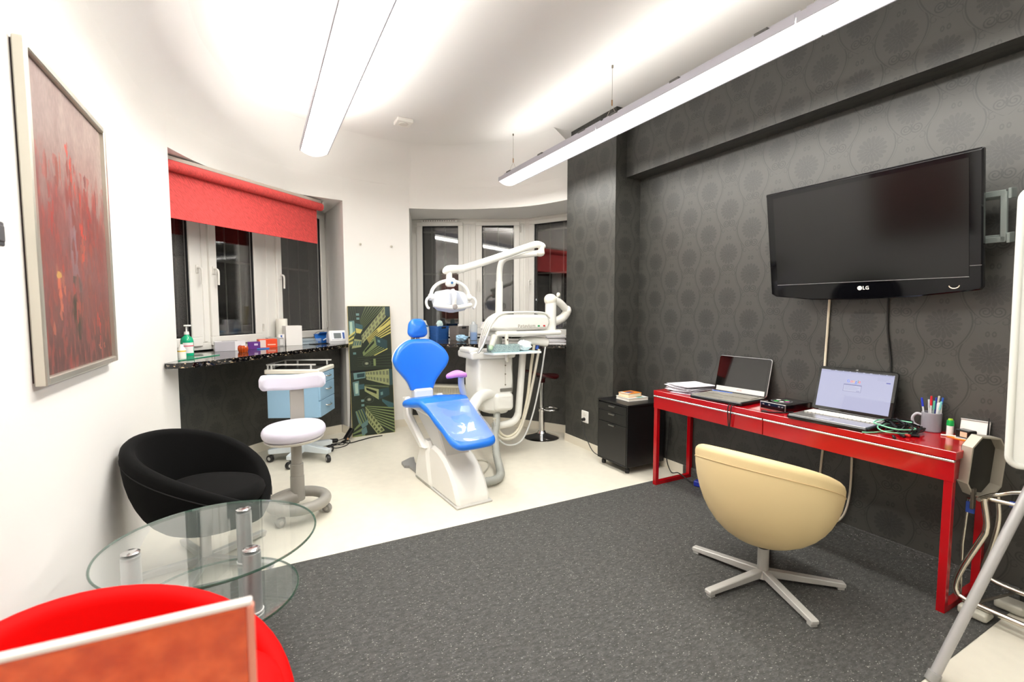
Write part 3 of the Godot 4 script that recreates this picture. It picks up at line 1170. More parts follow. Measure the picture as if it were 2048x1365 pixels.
# ------------------------------------------------------------------ furniture
func desk() -> void:
	var red := M("a8030f", 0.14, 0.0, 0.5)
	red.clearcoat_enabled = true
	red.clearcoat = 0.2
	red.clearcoat_roughness = 0.05
	var t := thing("desk", "long glossy red desk with two drawers under the television", "desk", V(2.85, 0, -1.76))
	part("tabletop", mb().box(V(0, 0.722, 0), V(0.4, 0.036, 1.79), 0.002), red, t)
	part("carcass", mb().box(V(0.012, 0.6555, 0), V(0.374, 0.095, 1.772), 0.002), M("8e0414", 0.2), t)
	for s in [-1, 1]:
		var d := part("drawer", mb().box(V(-0.192, 0.648, s * 0.447), V(0.016, 0.088, 0.889), 0.0015), red, t)
		part("handle_strip", mb().box(V(-0.197, 0.697, s * 0.447), V(0.018, 0.010, 0.886), 0.002), M("e4e2de", 0.25, 0.9), d, "bright aluminium grip strip")
		for q in [-0.182, 0.182]:
			part("leg", mb().box(V(q, 0.304, s * 0.872), V(0.032, 0.608, 0.032), 0.0015), red, t)
		part("foot_rail", mb().box(V(0, 0.016, s * 0.872), V(0.336, 0.032, 0.032), 0.0015), red, t)

func tub_shell(rim_hi: float, rim_lo: float, R: float, y0: float, seat_y: float, pw: float) -> MB:
	var seg := 48
	var rings := []
	var h := func(a: float) -> float:
		return lerpf(rim_lo, rim_hi, pow((1.0 - cos(a)) / 2.0, pw))
	var rr := func(a: float) -> float:
		return R * (1.0 - 0.05 * (1.0 + cos(a)) * 0.5)
	var w := 0.062
	var ring_of := func(f: Callable) -> void:
		var ring := PackedVector3Array()
		for i in seg:
			var a := TAU * i / seg
			var p: Vector2 = f.call(a)
			ring.append(Vector3(p.x * cos(a), p.y, p.x * sin(a)))
		rings.append(ring)
	for k in range(0, 11):
		var q := k / 10.0
		ring_of.call(func(a: float) -> Vector2:
			var H: float = h.call(a) - w / 2
			return Vector2(0.02 + (rr.call(a) - 0.02) * pow(sin(q * PI / 2), 0.74), y0 + (H - y0) * pow(1.0 - cos(q * PI / 2), 0.95)))
	for k in range(1, 6):
		var b := PI * k / 6.0
		ring_of.call(func(a: float) -> Vector2:
			return Vector2(rr.call(a) - w / 2 + w / 2 * cos(b), h.call(a) - w / 2 + w / 2 * sin(b)))
	for k in range(0, 7):
		var q := k / 6.0
		ring_of.call(func(a: float) -> Vector2:
			var H: float = h.call(a) - w / 2
			var inner: float = rr.call(a) - w
			var yb := minf(seat_y - 0.06, H - 0.02)
			return Vector2(lerpf(inner, inner - 0.045, q), lerpf(H, yb, q)))
	for k in [0.6, 0.2]:
		ring_of.call(func(a: float) -> Vector2:
			var H: float = h.call(a) - w / 2
			return Vector2((rr.call(a) - w - 0.045) * k, minf(seat_y - 0.06, H - 0.02)))
	return mb().loft(rings, true, 60.0)

func tub_chair(called: String, label: String, at: Vector3, turn: float, m: Material, star0: float, piping: Material, hi := 0.715, lo := 0.33) -> void:
	# local +x is where the sitter faces
	var t := thing(called, label, "chair", at, turn)
	part("shell", tub_shell(hi, lo, 0.335, 0.205, 0.42, 0.52), m, t)
	var ln := spl([Vector2(0.295, 0), Vector2(0.25, 0.14), Vector2(0.12, 0.215), Vector2(-0.08, 0.22), Vector2(-0.19, 0.14), Vector2(-0.22, 0), Vector2(-0.19, -0.14), Vector2(-0.08, -0.22), Vector2(0.12, -0.215), Vector2(0.25, -0.14)], 4, true)
	part("seat", mb().pillow(pv(ln), 0.10, 0.045, 0.02, func(p: Vector3) -> Vector3: return V(p.x, 0.395 + p.z, p.y)), m, t)
	# a stitched seam below the rim
	var seam := []
	for i in range(3, 46):
		var a := TAU * i / 48
		var hh: float = lerpf(lo, hi, pow((1.0 - cos(a)) / 2.0, 0.52)) - 0.062
		var r := 0.335 * (1.0 - 0.05 * (1.0 + cos(a)) * 0.5) * 0.999
		seam.append(V(r * cos(a), hh, r * sin(a)))
	part("seam", mb().tube(seam, 0.0028, 5), piping, t)
	var grey := M("b7b6b1", 0.38, 0.1)
	var st := part("swivel_base", mb().cyl(V(0, 0.035, 0), V(0, 0.18, 0), 0.026, -1, 18, 0.003).cyl(V(0, 0.02, 0), V(0, 0.06, 0), 0.042, 0.03, 18), grey, t)
	part("collar", mb().cyl(V(0, 0.17, 0), V(0, 0.215, 0), 0.03, 0.034, 16), BLACK, st)
	for k in 5:
		var a := star0 + TAU * k / 5
		var x := Transform3D(Basis(Vector3.UP, -a), Vector3.ZERO)
		var p := pv([Vector2(0.02, 0.022), Vector2(0.36, 0.012), Vector2(0.366, 0.018), Vector2(0.366, 0.03), Vector2(0.36, 0.035), Vector2(0.02, 0.06)])
		part("leg", mb(x).extr(p, -0.018, 0.018, 0.003).box(V(0.345, 0.008, 0), V(0.03, 0.016, 0.03), 0.002), grey, t)

func tub_chairs() -> void:
	var cream := M("dfc998", 0.5)
	tub_chair("swivel_chair", "cream leather tub swivel chair pulled up to the red desk", V(2.186, 0.004, -1.423), deg_to_rad(10), cream, deg_to_rad(41 + 10), M("c9ae80", 0.6))
	var blk := M("040404", 0.9, 0.0, 0.3)
	blk.rim_enabled = true
	blk.rim = 0.12
	tub_chair("swivel_chair", "black fabric tub swivel chair against the white left wall", V(-0.29, 0, -2.90), deg_to_rad(-28), blk, deg_to_rad(15 - 12), M("0a0a0a", 0.8))
	tub_chair("swivel_chair", "bright red tub chair behind the glossy red panel", V(-0.265, 0, -1.285), deg_to_rad(-6), M("d40000", 0.7, 0.0, 0.25), 0.4, M("b00000", 0.7, 0.0, 0.25), 0.67, 0.37)

func dental_chair() -> void:
	var t := thing("dental_chair", "blue upholstered dental treatment chair on a white base", "dental chair", V(1.274, 0, -2.944), deg_to_rad(4.4))
	var blue := M("1f76e2", 0.34, 0.0, 0.55)
	var white := M("edece6", 0.22)
	# seat and leg rest in one moulded cushion: outline in (x, s)
	var half := [[-0.86, 0.10], [-0.83, 0.18], [-0.74, 0.245], [-0.64, 0.25], [-0.55, 0.225], [-0.42, 0.195], [-0.25, 0.182], [-0.05, 0.172], [0.02, 0.16], [0.055, 0.125], [0.065, 0.06]]
	var pts := []
	for q in half:
		pts.append(Vector2(q[1], q[0]))
	for i in range(half.size() - 1, -1, -1):
		pts.append(Vector2(-half[i][1], half[i][0]))
	var ol := pv(spl(pts, 4, true))
	var hy := func(s: float) -> float:
		var ks := [[-0.9, 0.605], [-0.78, 0.605], [-0.62, 0.63], [-0.5, 0.648], [-0.4, 0.615], [-0.2, 0.532], [0.0, 0.452], [0.08, 0.43]]
		for i in ks.size() - 1:
			if s <= ks[i + 1][0]:
				var q: float = clampf((s - ks[i][0]) / (ks[i + 1][0] - ks[i][0]), 0, 1)
				return lerpf(ks[i][1], ks[i + 1][1], q * q * (3 - 2 * q) * 0.5 + q * 0.5)
		return 0.43
	var seat := mb().pillow(ol, 0.062, 0.03, 0.012, func(p: Vector3) -> Vector3: return V(p.x, hy.call(p.y) + p.z + 0.0, p.y), 8)
	part("seat", seat, blue, t)
	# clear vinyl cover over the foot end
	var fo := []
	for q in [[-0.42, 0.188], [-0.25, 0.177], [-0.05, 0.167], [0.02, 0.155], [0.05, 0.12], [0.06, 0.06]]:
		fo.append(Vector2(q[1], q[0]))
	var fo2 := []
	for q in fo:
		fo2.push_front(Vector2(-q.x, q.y))
	var rng := RandomNumberGenerator.new()
	rng.seed = 6
	var vinyl := clear("cfe0ff", 0.10)
	vinyl.roughness = 0.08
	part("foot_cover", mb().pillow(pv(fo + fo2), 0.004, 0.002, 0.004, func(p: Vector3) -> Vector3: return V(p.x, hy.call(p.y) + p.z + 0.043 + 0.002 * sin(p.x * 60.0 + p.y * 25.0), p.y), 2), vinyl, t, "clear wrinkled plastic cover")
	# back rest
	var bo := [[0.0, 1.104], [0.07, 1.103], [0.115, 1.092], [0.175, 1.055], [0.22, 1.01], [0.247, 0.955], [0.247, 0.915], [0.225, 0.865], [0.18, 0.81], [0.13, 0.745], [0.105, 0.69], [0.085, 0.675]]
	var bp := []
	for q in bo:
		bp.append(Vector2(q[0], q[1]))
	for i in range(bo.size() - 1, 0, -1):
		bp.append(Vector2(-bo[i][0], bo[i][1]))
	var back := func(p: Vector3) -> Vector3:
		return V(p.x, p.y, -0.945 - (p.y - 0.68) * 0.12 + p.z + p.x * p.x * 0.55)
	part("backrest", mb().pillow(pv(spl(bp, 3, true)), 0.07, 0.034, 0.004, back, 8), blue, t)
	part("back_shell", mb().pillow(pv(spl(bp, 2, true)), 0.03, 0.014, 0.0, func(p: Vector3) -> Vector3: return back.call(V(p.x * 0.97, 0.885 + (p.y - 0.885) * 0.98, p.z - 0.05)), 4), white, t)
	# head rest
	var hr := part("headrest", mb().pillow(rrect(0.168, 0.162, 0.055, V2(0, 1.196), 6), 0.07, 0.034, 0.012, func(p: Vector3) -> Vector3: return V(p.x * (1.0 + 0.16 * (p.y - 1.196) / 0.08 * -1.0), p.y, -1.02 + p.z - (p.y - 1.1) * 0.1), 6), blue, t)
	part("headrest_stem", mb().box(V(0, 1.10, -1.035), V(0.04, 0.08, 0.015), 0.003), CHROME, hr)
	# hinge bracket, lift arm, base
	part("hinge_bracket", mb().rbox(V(0, 0.61, -0.93), V(0.17, 0.16, 0.09), 0.02), M("dfe3e8", 0.3), t)
	part("seat_pan", mb().rbox(V(0, 0.575, -0.64), V(0.30, 0.05, 0.40), 0.02), white, t)
	part("leg_pan", mb(rot(Vector3.RIGHT, 22.0, V(0, 0.50, -0.22))).rbox(Vector3.ZERO, V(0.26, 0.025, 0.44), 0.01), white, t)
	var arm := pv([Vector2(-0.24, 0.28), Vector2(-0.44, 0.30), Vector2(-0.90, 0.56), Vector2(-0.90, 0.62), Vector2(-0.46, 0.57)])
	var turn_side := Transform3D(Basis(V(0, 0, 1), Vector3.UP, V(-1, 0, 0)), Vector3.ZERO)
	part("lift_arm", mb(turn_side).extr(arm, -0.10, 0.10, 0.01), M("dcdcd8", 0.3), t)
	var strut := pv([Vector2(-0.50, 0.30), Vector2(-0.58, 0.28), Vector2(-0.94, 0.45), Vector2(-0.98, 0.62), Vector2(-0.88, 0.64), Vector2(-0.84, 0.50)])
	for s in [-1, 1]:
		part("side_strut", mb(turn_side).extr(strut, s * 0.145 - 0.025, s * 0.145 + 0.025, 0.012), white, t)
	var cover := []
	for q in [[0.0, 0.0], [0.0, 0.035], [-0.012, 0.07], [-0.06, 0.15], [-0.13, 0.225], [-0.22, 0.285], [-0.32, 0.322], [-0.42, 0.335], [-0.48, 0.32], [-0.50, 0.26], [-0.47, 0.10], [-0.44, 0.0]]:
		cover.append(Vector2(q[0], q[1]))
	part("base_cover", mb(turn_side).extr(pv(cover), -0.13, 0.13, 0.022), white, t)
	var rear := []
	for q in [[-0.43, 0.0], [-0.42, 0.04], [-0.46, 0.16], [-0.49, 0.30], [-0.53, 0.345], [-0.60, 0.345], [-0.66, 0.27], [-0.74, 0.12], [-0.75, 0.0]]:
		rear.append(Vector2(q[0], q[1]))
	part("rear_cover", mb(turn_side).extr(pv(rear), -0.15, 0.15, 0.03), white, t)
	part("base_plate", mb().box(V(0, 0.008, -0.37), V(0.28, 0.016, 0.77), 0.004), M("c9c8c2", 0.4), t)
	part("foot_pedal", mb().prism(pv([Vector2(-0.145, -1.0), Vector2(-0.132, -1.11), Vector2(-0.026, -1.185), Vector2(0.01, -1.183), Vector2(-0.03, -1.05), Vector2(-0.06, -0.9), Vector2(-0.07, -0.74), Vector2(-0.11, -0.74), Vector2(-0.111, -0.97)]), 0.0, 0.022), M("8d8d8b", 0.4), t, "grey foot pedal")
	# armrest on the right
	var ap := part("arm_post", mb().tube(spl([V(0.16, 0.58, -0.62), V(0.20, 0.64, -0.55), V(0.155, 0.76, -0.50), V(0.14, 0.835, -0.47)], 5), [0.03, 0.03, 0.03, 0.028, 0.027, 0.026, 0.025, 0.025, 0.025, 0.025, 0.025, 0.025, 0.025, 0.025, 0.025, 0.025], 12), M("cdd6e4", 0.3), t)
	var po := pv(spl([Vector2(-0.09, 0.0), Vector2(-0.06, 0.035), Vector2(0.0, 0.05), Vector2(0.06, 0.05), Vector2(0.085, 0.0), Vector2(0.06, -0.05), Vector2(0.0, -0.05), Vector2(-0.06, -0.03)], 3, true))
	part("arm_pad", mb().pillow(po, 0.04, 0.018, 0.012, func(p: Vector3) -> Vector3: return V(0.09 + p.x, 0.845 + p.z + 0.012 * cos(p.x * 18.0), -0.45 + p.y), 6), M("c988d8", 0.4), ap, "mauve armrest pad")

func V2(x: float, y: float) -> Vector2:
	return Vector2(x, y)

func dental_unit() -> void:
	var base := V(1.9, 0, -3.95)
	var t := thing("dental_unit", "white dental delivery unit with tray, hoses and lamp beside the blue chair", "dental unit", base)
	var o := off(-base)
	var white := M("eeeee8", 0.25)
	var cream := M("e6e4d8", 0.35)
	# cuspidor body
	var bo := pv(spl([Vector2(1.715, 0.93), Vector2(1.705, 0.74), Vector2(1.715, 0.54), Vector2(1.78, 0.42), Vector2(1.98, 0.385), Vector2(2.045, 0.42), Vector2(2.055, 0.52), Vector2(2.085, 0.60), Vector2(2.085, 0.75), Vector2(2.08, 0.93)], 3))
	var body := part("body", mb(o).extr(bo, -4.16, -3.86, 0.03, 50.0), white, t)
	part("lid", mb(o).rbox(V(1.865, 0.945, -4.0), V(0.45, 0.07, 0.34), 0.022).rbox(V(1.69, 0.985, -3.98), V(0.12, 0.05, 0.26), 0.022), white, body)
	part("slot", mb(o).rbox(V(2.0, 0.612, -3.858), V(0.13, 0.03, 0.012), 0.005), M("77756e", 0.5), body)
	part("seam", mb(o).box(V(1.99, 0.79, -3.859), V(0.003, 0.28, 0.004)), M("b9b6aa", 0.6), body)
	for y in [0.66, 0.84, 0.76]:
		part("screw", mb(o).cyl(V(1.99, y, -3.862), V(1.99, y, -3.852), 0.006, -1, 8), M("77705f", 0.5), body)
	# curved arm that carries the unit on the chair
	part("support_arm", mb(o).tube(spl([V(1.42, 0.47, -3.50), V(1.55, 0.53, -3.62), V(1.70, 0.575, -3.80), V(1.86, 0.58, -3.90), V(2.0, 0.53, -3.92)], 6), 0.052, 14), white, t)
	part("corner_cover", mb(o).rbox(V(1.97, 0.50, -3.87), V(0.2, 0.17, 0.09), 0.04), white, t)
	# lower drain arm and post
	part("drain_arm", mb(o).tube(spl([V(2.205, 1.03, -3.9), V(2.18, 0.70, -3.9), V(2.15, 0.36, -3.9)], 4), 0.034, 14).tube(spl([V(2.15, 0.365, -3.9), V(2.12, 0.31, -3.9), V(2.05, 0.275, -3.91), V(1.90, 0.255, -3.95)], 5), 0.036, 14), white, t)
	# lamp pole
	part("pole", mb(o).cyl(V(2.0, 0.98, -4.02), V(2.01, 1.62, -4.02), 0.036, 0.034, 18).tube(spl([V(2.01, 1.60, -4.02), V(2.013, 1.72, -4.02), V(2.03, 1.80, -4.01), V(2.08, 1.845, -3.99), V(2.18, 1.865, -3.96), V(2.30, 1.885, -3.93), V(2.37, 1.895, -3.91)], 5), 0.029, 14), white, t)
	part("pole_joint", mb(o).ball(V(2.385, 1.895, -3.90), V(0.045, 0.034, 0.05), 18).cyl(V(2.40, 1.89, -3.90), V(2.40, 1.955, -3.90), 0.03, -1, 18), cream, t)
	var arm := part("lamp_arm", mb(o).tube(spl([V(2.44, 1.957, -3.90), V(2.36, 1.975, -3.90), V(2.28, 1.955, -3.90), V(2.0, 1.857, -3.86), V(1.72, 1.76, -3.83), V(1.50, 1.69, -3.81)], 6), [0.015, 0.022, 0.028, 0.03, 0.031, 0.032, 0.033, 0.033, 0.033, 0.033, 0.033, 0.033, 0.033, 0.033, 0.033, 0.033, 0.033, 0.033, 0.033, 0.033, 0.033, 0.033, 0.033, 0.033, 0.033, 0.033, 0.033, 0.033, 0.033, 0.033, 0.033], 14), white, t)
	part("arm_tip", mb(o).tube(spl([V(1.56, 1.705, -3.81), V(1.48, 1.70, -3.81), V(1.42, 1.692, -3.81), V(1.375, 1.665, -3.81)], 4), [0.034, 0.034, 0.034, 0.034, 0.036, 0.037, 0.037, 0.037, 0.036, 0.033, 0.028, 0.02, 0.008], 14).cyl(V(1.43, 1.69, -3.81), V(1.43, 1.62, -3.81), 0.026, -1, 16), white, arm)
	# lamp head
	var lc := V(1.43, 1.43, -3.79)
	var head := Node3D.new()
	head.name = "lamp_head"
	t.add_child(head, true)
	var lx := off(lc - base)
	var yoke := []
	for i in 17:
		var a := PI * i / 16.0
		yoke.append(V(cos(a) * 0.168, 0.045 + sin(a) * 0.125, 0))
	part("yoke", mb(lx).tube(yoke, 0.015, 10), white, head)
	part("yoke_hub", mb(lx).rbox(V(0, 0.155, 0.01), V(0.085, 0.075, 0.07), 0.025), white, head)
	part("badge", mb(lx).cyl(V(0, 0.15, 0.042), V(0, 0.15, 0.048), 0.011, -1, 12), M("3c6a9a", 0.4), head)
	var refl := func(s0: float, s1: float, yb: float, yt: float, bulge: float, n: int) -> Array:
		var rings := []
		for j in n + 1:
			var v := float(j) / n
			var ring := PackedVector3Array()
			for i in 17:
				var u := lerpf(s0, s1, i / 16.0)
				var top := lerpf(yt, yb, pow(absf(u), 2.2))
				ring.append(V(u * 0.162, lerpf(yb, top, v), bulge * (1.0 - u * u * 0.75) * (1.0 - 0.55 * v * v)))
			rings.append(ring)
		return rings
	# white hood: a rounded lens-shaped body
	var rings := []
	for j in 11:
		var v := -1.0 + 2.0 * j / 10.0
		var ring := PackedVector3Array()
		var k := sqrt(maxf(1.0 - v * v, 0.0004))
		for i in 32:
			var a := TAU * i / 32
			ring.append(V(cos(a) * 0.162 * pow(k, 0.55), v * (0.098 if v > 0 else 0.10), sin(a) * 0.075 * k - 0.02 * v))
		rings.append(ring)
	part("hood", mb(lx).loft(rings, true, 60.0), M("cdd2da", 0.15), head)
	part("reflector", mb(lx).loft(refl.call(-0.93, -0.14, -0.03, 0.085, 0.086, 6), false, 60, false, true).loft(refl.call(0.14, 0.93, -0.03, 0.085, 0.086, 6), false, 60, false, true), M("d7deee", 0.08, 0.35), head, "pale mirror reflector")
	var lip := []
	for i in 21:
		var u := -1.0 + 2.0 * i / 20.0
		lip.append(V(u * 0.165, -0.035 - 0.02 * (1.0 - u * u), 0.05 + 0.045 * (1.0 - u * u)))
	part("front_lip", mb(lx).tube(lip, 0.020, 10), white, head)
	part("rib", mb(lx).tube(spl([V(0, -0.04, 0.095), V(0, 0.03, 0.10), V(0, 0.09, 0.06)], 5), 0.017, 10), M("dfe0de", 0.3), head)
	part("knob", mb(lx).cyl(V(0, -0.05, 0.10), V(0, -0.05, 0.118), 0.024, 0.022, 20, 0.003), M("9b9692", 0.35), head)
	for s in [-1, 1]:
		part("side_joint", mb(lx).cyl(V(s * 0.15, 0.03, 0.0), V(s * 0.188, 0.03, 0.0), 0.03, -1, 16, 0.006), white, head)
		part("grip", mb(lx).tube(spl([V(s * 0.18, 0.03, 0.02), V(s * 0.208, 0.02, 0.03), V(s * 0.222, -0.015, 0.035), V(s * 0.21, -0.055, 0.035), V(s * 0.195, -0.062, 0.035)], 4), 0.011, 8), white, head)
	# delivery head
	var ho := pv(spl([Vector2(1.805, 1.185), Vector2(1.83, 1.168), Vector2(2.0, 1.165), Vector2(2.36, 1.168), Vector2(2.425, 1.20), Vector2(2.432, 1.25), Vector2(2.405, 1.295), Vector2(2.35, 1.308), Vector2(2.1, 1.31), Vector2(1.95, 1.307), Vector2(1.88, 1.285), Vector2(1.82, 1.215)], 3, true))
	var dh := part("delivery_head", mb(o).extr(ho, -4.02, -3.78, 0.022, 50.0), white, t)
	lettering("Patavium", 0.031, dh, Transform3D(Basis.IDENTITY, V(2.172, 1.204, -3.7795) - base), M("a5a196", 0.5))
	part("indicator", mb(o).box(V(2.302, 1.203, -3.779), V(0.022, 0.014, 0.004), 0.001), M("128f4e", 0.4), dh, "green indicator")
	part("indicator", mb(o).box(V(2.362, 1.203, -3.779), V(0.022, 0.014, 0.004), 0.001), M("d4362c", 0.4), dh, "red indicator")
	part("under_tray", mb(o).rbox(V(2.21, 1.135, -3.88), V(0.70, 0.045, 0.22), 0.02).rbox(V(1.98, 1.145, -3.88), V(0.22, 0.055, 0.16), 0.02), white, t)
	# column with ball joint and folded balance arm
	part("column", mb(o).cyl(V(2.508, 1.13, -3.9), V(2.512, 1.44, -3.9), 0.056, 0.054, 20, 0.006), white, t)
	part("column_joint", mb(o).rbox(V(2.507, 1.45, -3.9), V(0.12, 0.115, 0.12), 0.055, 6), cream, t)
	part("balance_arm", mb(o).tube(spl([V(2.55, 1.455, -3.9), V(2.62, 1.42, -3.9), V(2.70, 1.355, -3.91)], 4), 0.036, 12).ball(V(2.715, 1.345, -3.91), V(0.036, 0.05, 0.05), 14).tube(spl([V(2.71, 1.33, -3.91), V(2.68, 1.28, -3.93), V(2.60, 1.235, -3.95), V(2.52, 1.215, -3.96)], 4), 0.042, 12), M("e4e3dc", 0.3), t)
	part("clamp_knob", mb(o).cyl(V(2.575, 1.50, -3.88), V(2.595, 1.50, -3.88), 0.022, -1, 12, 0.004), cream, t)
	# tray hanging on a post
	part("tray_post", mb(o).tube(spl([V(1.962, 1.14, -3.78), V(1.962, 1.02, -3.775), V(1.963, 0.92, -3.775), V(1.975, 0.893, -3.79), V(1.99, 0.90, -3.81)], 4), 0.017, 10), cream, t)
	part("post_screw", mb(o).cyl(V(1.962, 1.085, -3.766), V(1.962, 1.085, -3.757), 0.007, -1, 8), M("6a5a4a", 0.4), t)
	part("tray", mb(o).prism(PackedVector2Array([Vector2(1.74, -3.90), Vector2(1.80, -3.70), Vector2(2.27, -3.68), Vector2(2.30, -3.74), Vector2(2.24, -3.94)]), 0.957, 0.972), M("e9efef", 0.3), t)
	part("tray_paper", mb(o).prism(PackedVector2Array([Vector2(1.77, -3.89), Vector2(1.815, -3.72), Vector2(2.24, -3.70), Vector2(2.22, -3.92)]), 0.9725, 0.9735), M("b9dbe2", 0.8), t, "pale blue paper liner")
	# handpiece hoses over the head
	for k in 4:
		var z := -3.80 - k * 0.04
		part("handpiece_hose", mb(o).tube(spl([V(2.44, 1.275, z), V(2.36, 1.325, z), V(2.14, 1.33, z), V(1.93, 1.318, z), V(1.82, 1.24, z + 0.02), V(1.73, 1.09 - k * 0.012, z + 0.06), V(1.665 + k * 0.02, 1.005, z + 0.10)], 6), 0.0095, 8), M("dadad2", 0.45), t)
		part("handpiece", mb(o).tube(spl([V(1.745 + k * 0.008, 1.12, z + 0.05), V(1.70 + k * 0.012, 1.045, z + 0.08), V(1.655 + k * 0.02, 0.995, z + 0.105), V(1.64 + k * 0.02, 0.985, z + 0.11)], 3), [0.012, 0.013, 0.013, 0.012, 0.011, 0.010, 0.009, 0.007, 0.006, 0.006], 8), M("c4c6c6", 0.25, 0.6), t)
	part("syringe_cup", mb(o).cyl(V(1.85, 1.12, -3.80), V(1.80, 1.03, -3.76), 0.034, 0.026, 14, 0.004), M("d5d6cc", 0.4), t)
	part("syringe_tip", mb(o).cyl(V(1.80, 1.035, -3.765), V(1.785, 1.0, -3.75), 0.024, 0.02, 14, 0.006), M("b9d8b4", 0.4), t, "pale green tip")
	# suction holder with hoses
	var hold := part("suction_holder", mb(o).tube(spl([V(2.16, 1.065, -3.9), V(2.28, 1.06, -3.88), V(2.40, 1.045, -3.86), V(2.45, 1.03, -3.85)], 4), [0.02, 0.03, 0.036, 0.038, 0.04, 0.042, 0.042, 0.043, 0.043, 0.043, 0.042, 0.04, 0.03], 12), white, t)
	part("suction_cuff", mb(o).cyl(V(2.338, 0.975, -3.87), V(2.346, 1.03, -3.87), 0.019, 0.015, 10), M("2c55b0", 0.4), hold, "blue cuff")
	var hoses := [[[2.30, 1.02], [2.268, 0.82], [2.225, 0.50], [2.15, 0.25], [2.03, 0.165], [1.93, 0.22], [1.88, 0.36]], [[2.34, 0.98], [2.285, 0.72], [2.21, 0.42], [2.12, 0.20], [2.0, 0.15], [1.90, 0.21], [1.86, 0.36]], [[2.395, 1.0], [2.335, 0.66], [2.25, 0.34], [2.14, 0.13], [2.0, 0.10], [1.89, 0.18], [1.85, 0.34]]]
	for k in 3:
		var p := []
		for q in hoses[k]:
			p.append(V(q[0], q[1], -3.86 + k * 0.025))
		part("suction_hose", mb(o).tube(spl(p, 7), [0.0145, 0.013, 0.008][k], 10), M(["d8d2bd", "d3cfbf", "c9cbc8"][k], 0.5), t)
	# ribbed drain hose down to the floor and round to the chair base
	var hp := spl([V(1.93, 0.43, -3.92), V(1.90, 0.33, -3.86), V(1.84, 0.22, -3.77), V(1.78, 0.10, -3.62), V(1.71, 0.05, -3.42), V(1.64, 0.045, -3.27), V(1.55, 0.045, -3.20), V(1.42, 0.05, -3.20)], 14)
	var rr := []
	for i in hp.size():
		rr.append(0.034 if i % 2 == 0 else 0.029)
	part("ribbed_hose", mb(o).tube(hp, rr, 14), M("a9aba4", 0.5), t, "grey corrugated hose")
	part("thin_cable", mb(o).tube(spl([V(1.44, 0.02, -3.28), V(1.54, 0.012, -3.42), V(1.68, 0.012, -3.58), V(1.74, 0.012, -3.72), V(1.68, 0.012, -3.8), V(1.5, 0.012, -3.76)], 6), 0.006, 6), M("c2beb0", 0.5), t)
	# tissue box and tissue lying on the tray
	var tb := thing("tissue_box", "grey patterned tissue box on the dental tray", "tissue box", V(1.94, 0.9735, -3.80), deg_to_rad(-4))
	var tm := world_tiled(textured(image_tissue_box(), 0.6), 0.28, 0.14, 0.28)
	part("carton", mb().box(V(0, 0.034, 0), V(0.28, 0.068, 0.11), 0.003), tm, tb)
	part("opening", mb().cyl(V(0, 0.068, 0), V(0, 0.0695, 0), 0.035, -1, 16), M("4a5354", 0.8), tb)
	single("tissue", crumple(0.20, 0.11, 5), M("eef1f2", 0.9), "crumpled white tissue lying on the tray beside the patterned box", "tissue", V(2.155, 0.9745, -3.80))

func crumple(w: float, h: float, sd: int) -> MB:
	var ns := FastNoiseLite.new()
	ns.seed = sd
	ns.frequency = 9.0 / (w * 10.0)
	var rings := []
	for j in 9:
		var v := PI * (0.02 + 0.96 * j / 8.0)
		var ring := PackedVector3Array()
		for i in 18:
			var a := TAU * i / 18
			var d := V(sin(v) * cos(a), -cos(v), sin(v) * sin(a))
			var k := 0.75 + 0.45 * ns.get_noise_3dv(d * 4.0)
			ring.append(V(d.x * w / 2 * k, h / 2 + d.y * h / 2 * (k if d.y > 0 else 1.0), d.z * w / 3 * k))
		rings.append(ring)
	return mb().loft(rings, true, 25.0)

func castor(parent: Node3D, x: Transform3D, r: float, tyre: Material, hub: Material) -> void:
	# origin on the floor below the stem
	var c := part("castor", mb(x).cyl(V(0.012, r, -0.016), V(0.012, r, 0.016), r, -1, 16, 0.004), tyre, parent)
	part("hub", mb(x).cyl(V(0.012, r, -0.018), V(0.012, r, 0.018), r * 0.5, -1, 12, 0.002), hub, c)
	part("fork", mb(x).box(V(0.002, r * 1.55, 0), V(r * 1.3, r * 0.9, 0.026), 0.005).cyl(V(0, r * 1.6, 0), V(0, r * 2.5, 0), 0.007, -1, 8), tyre, c)

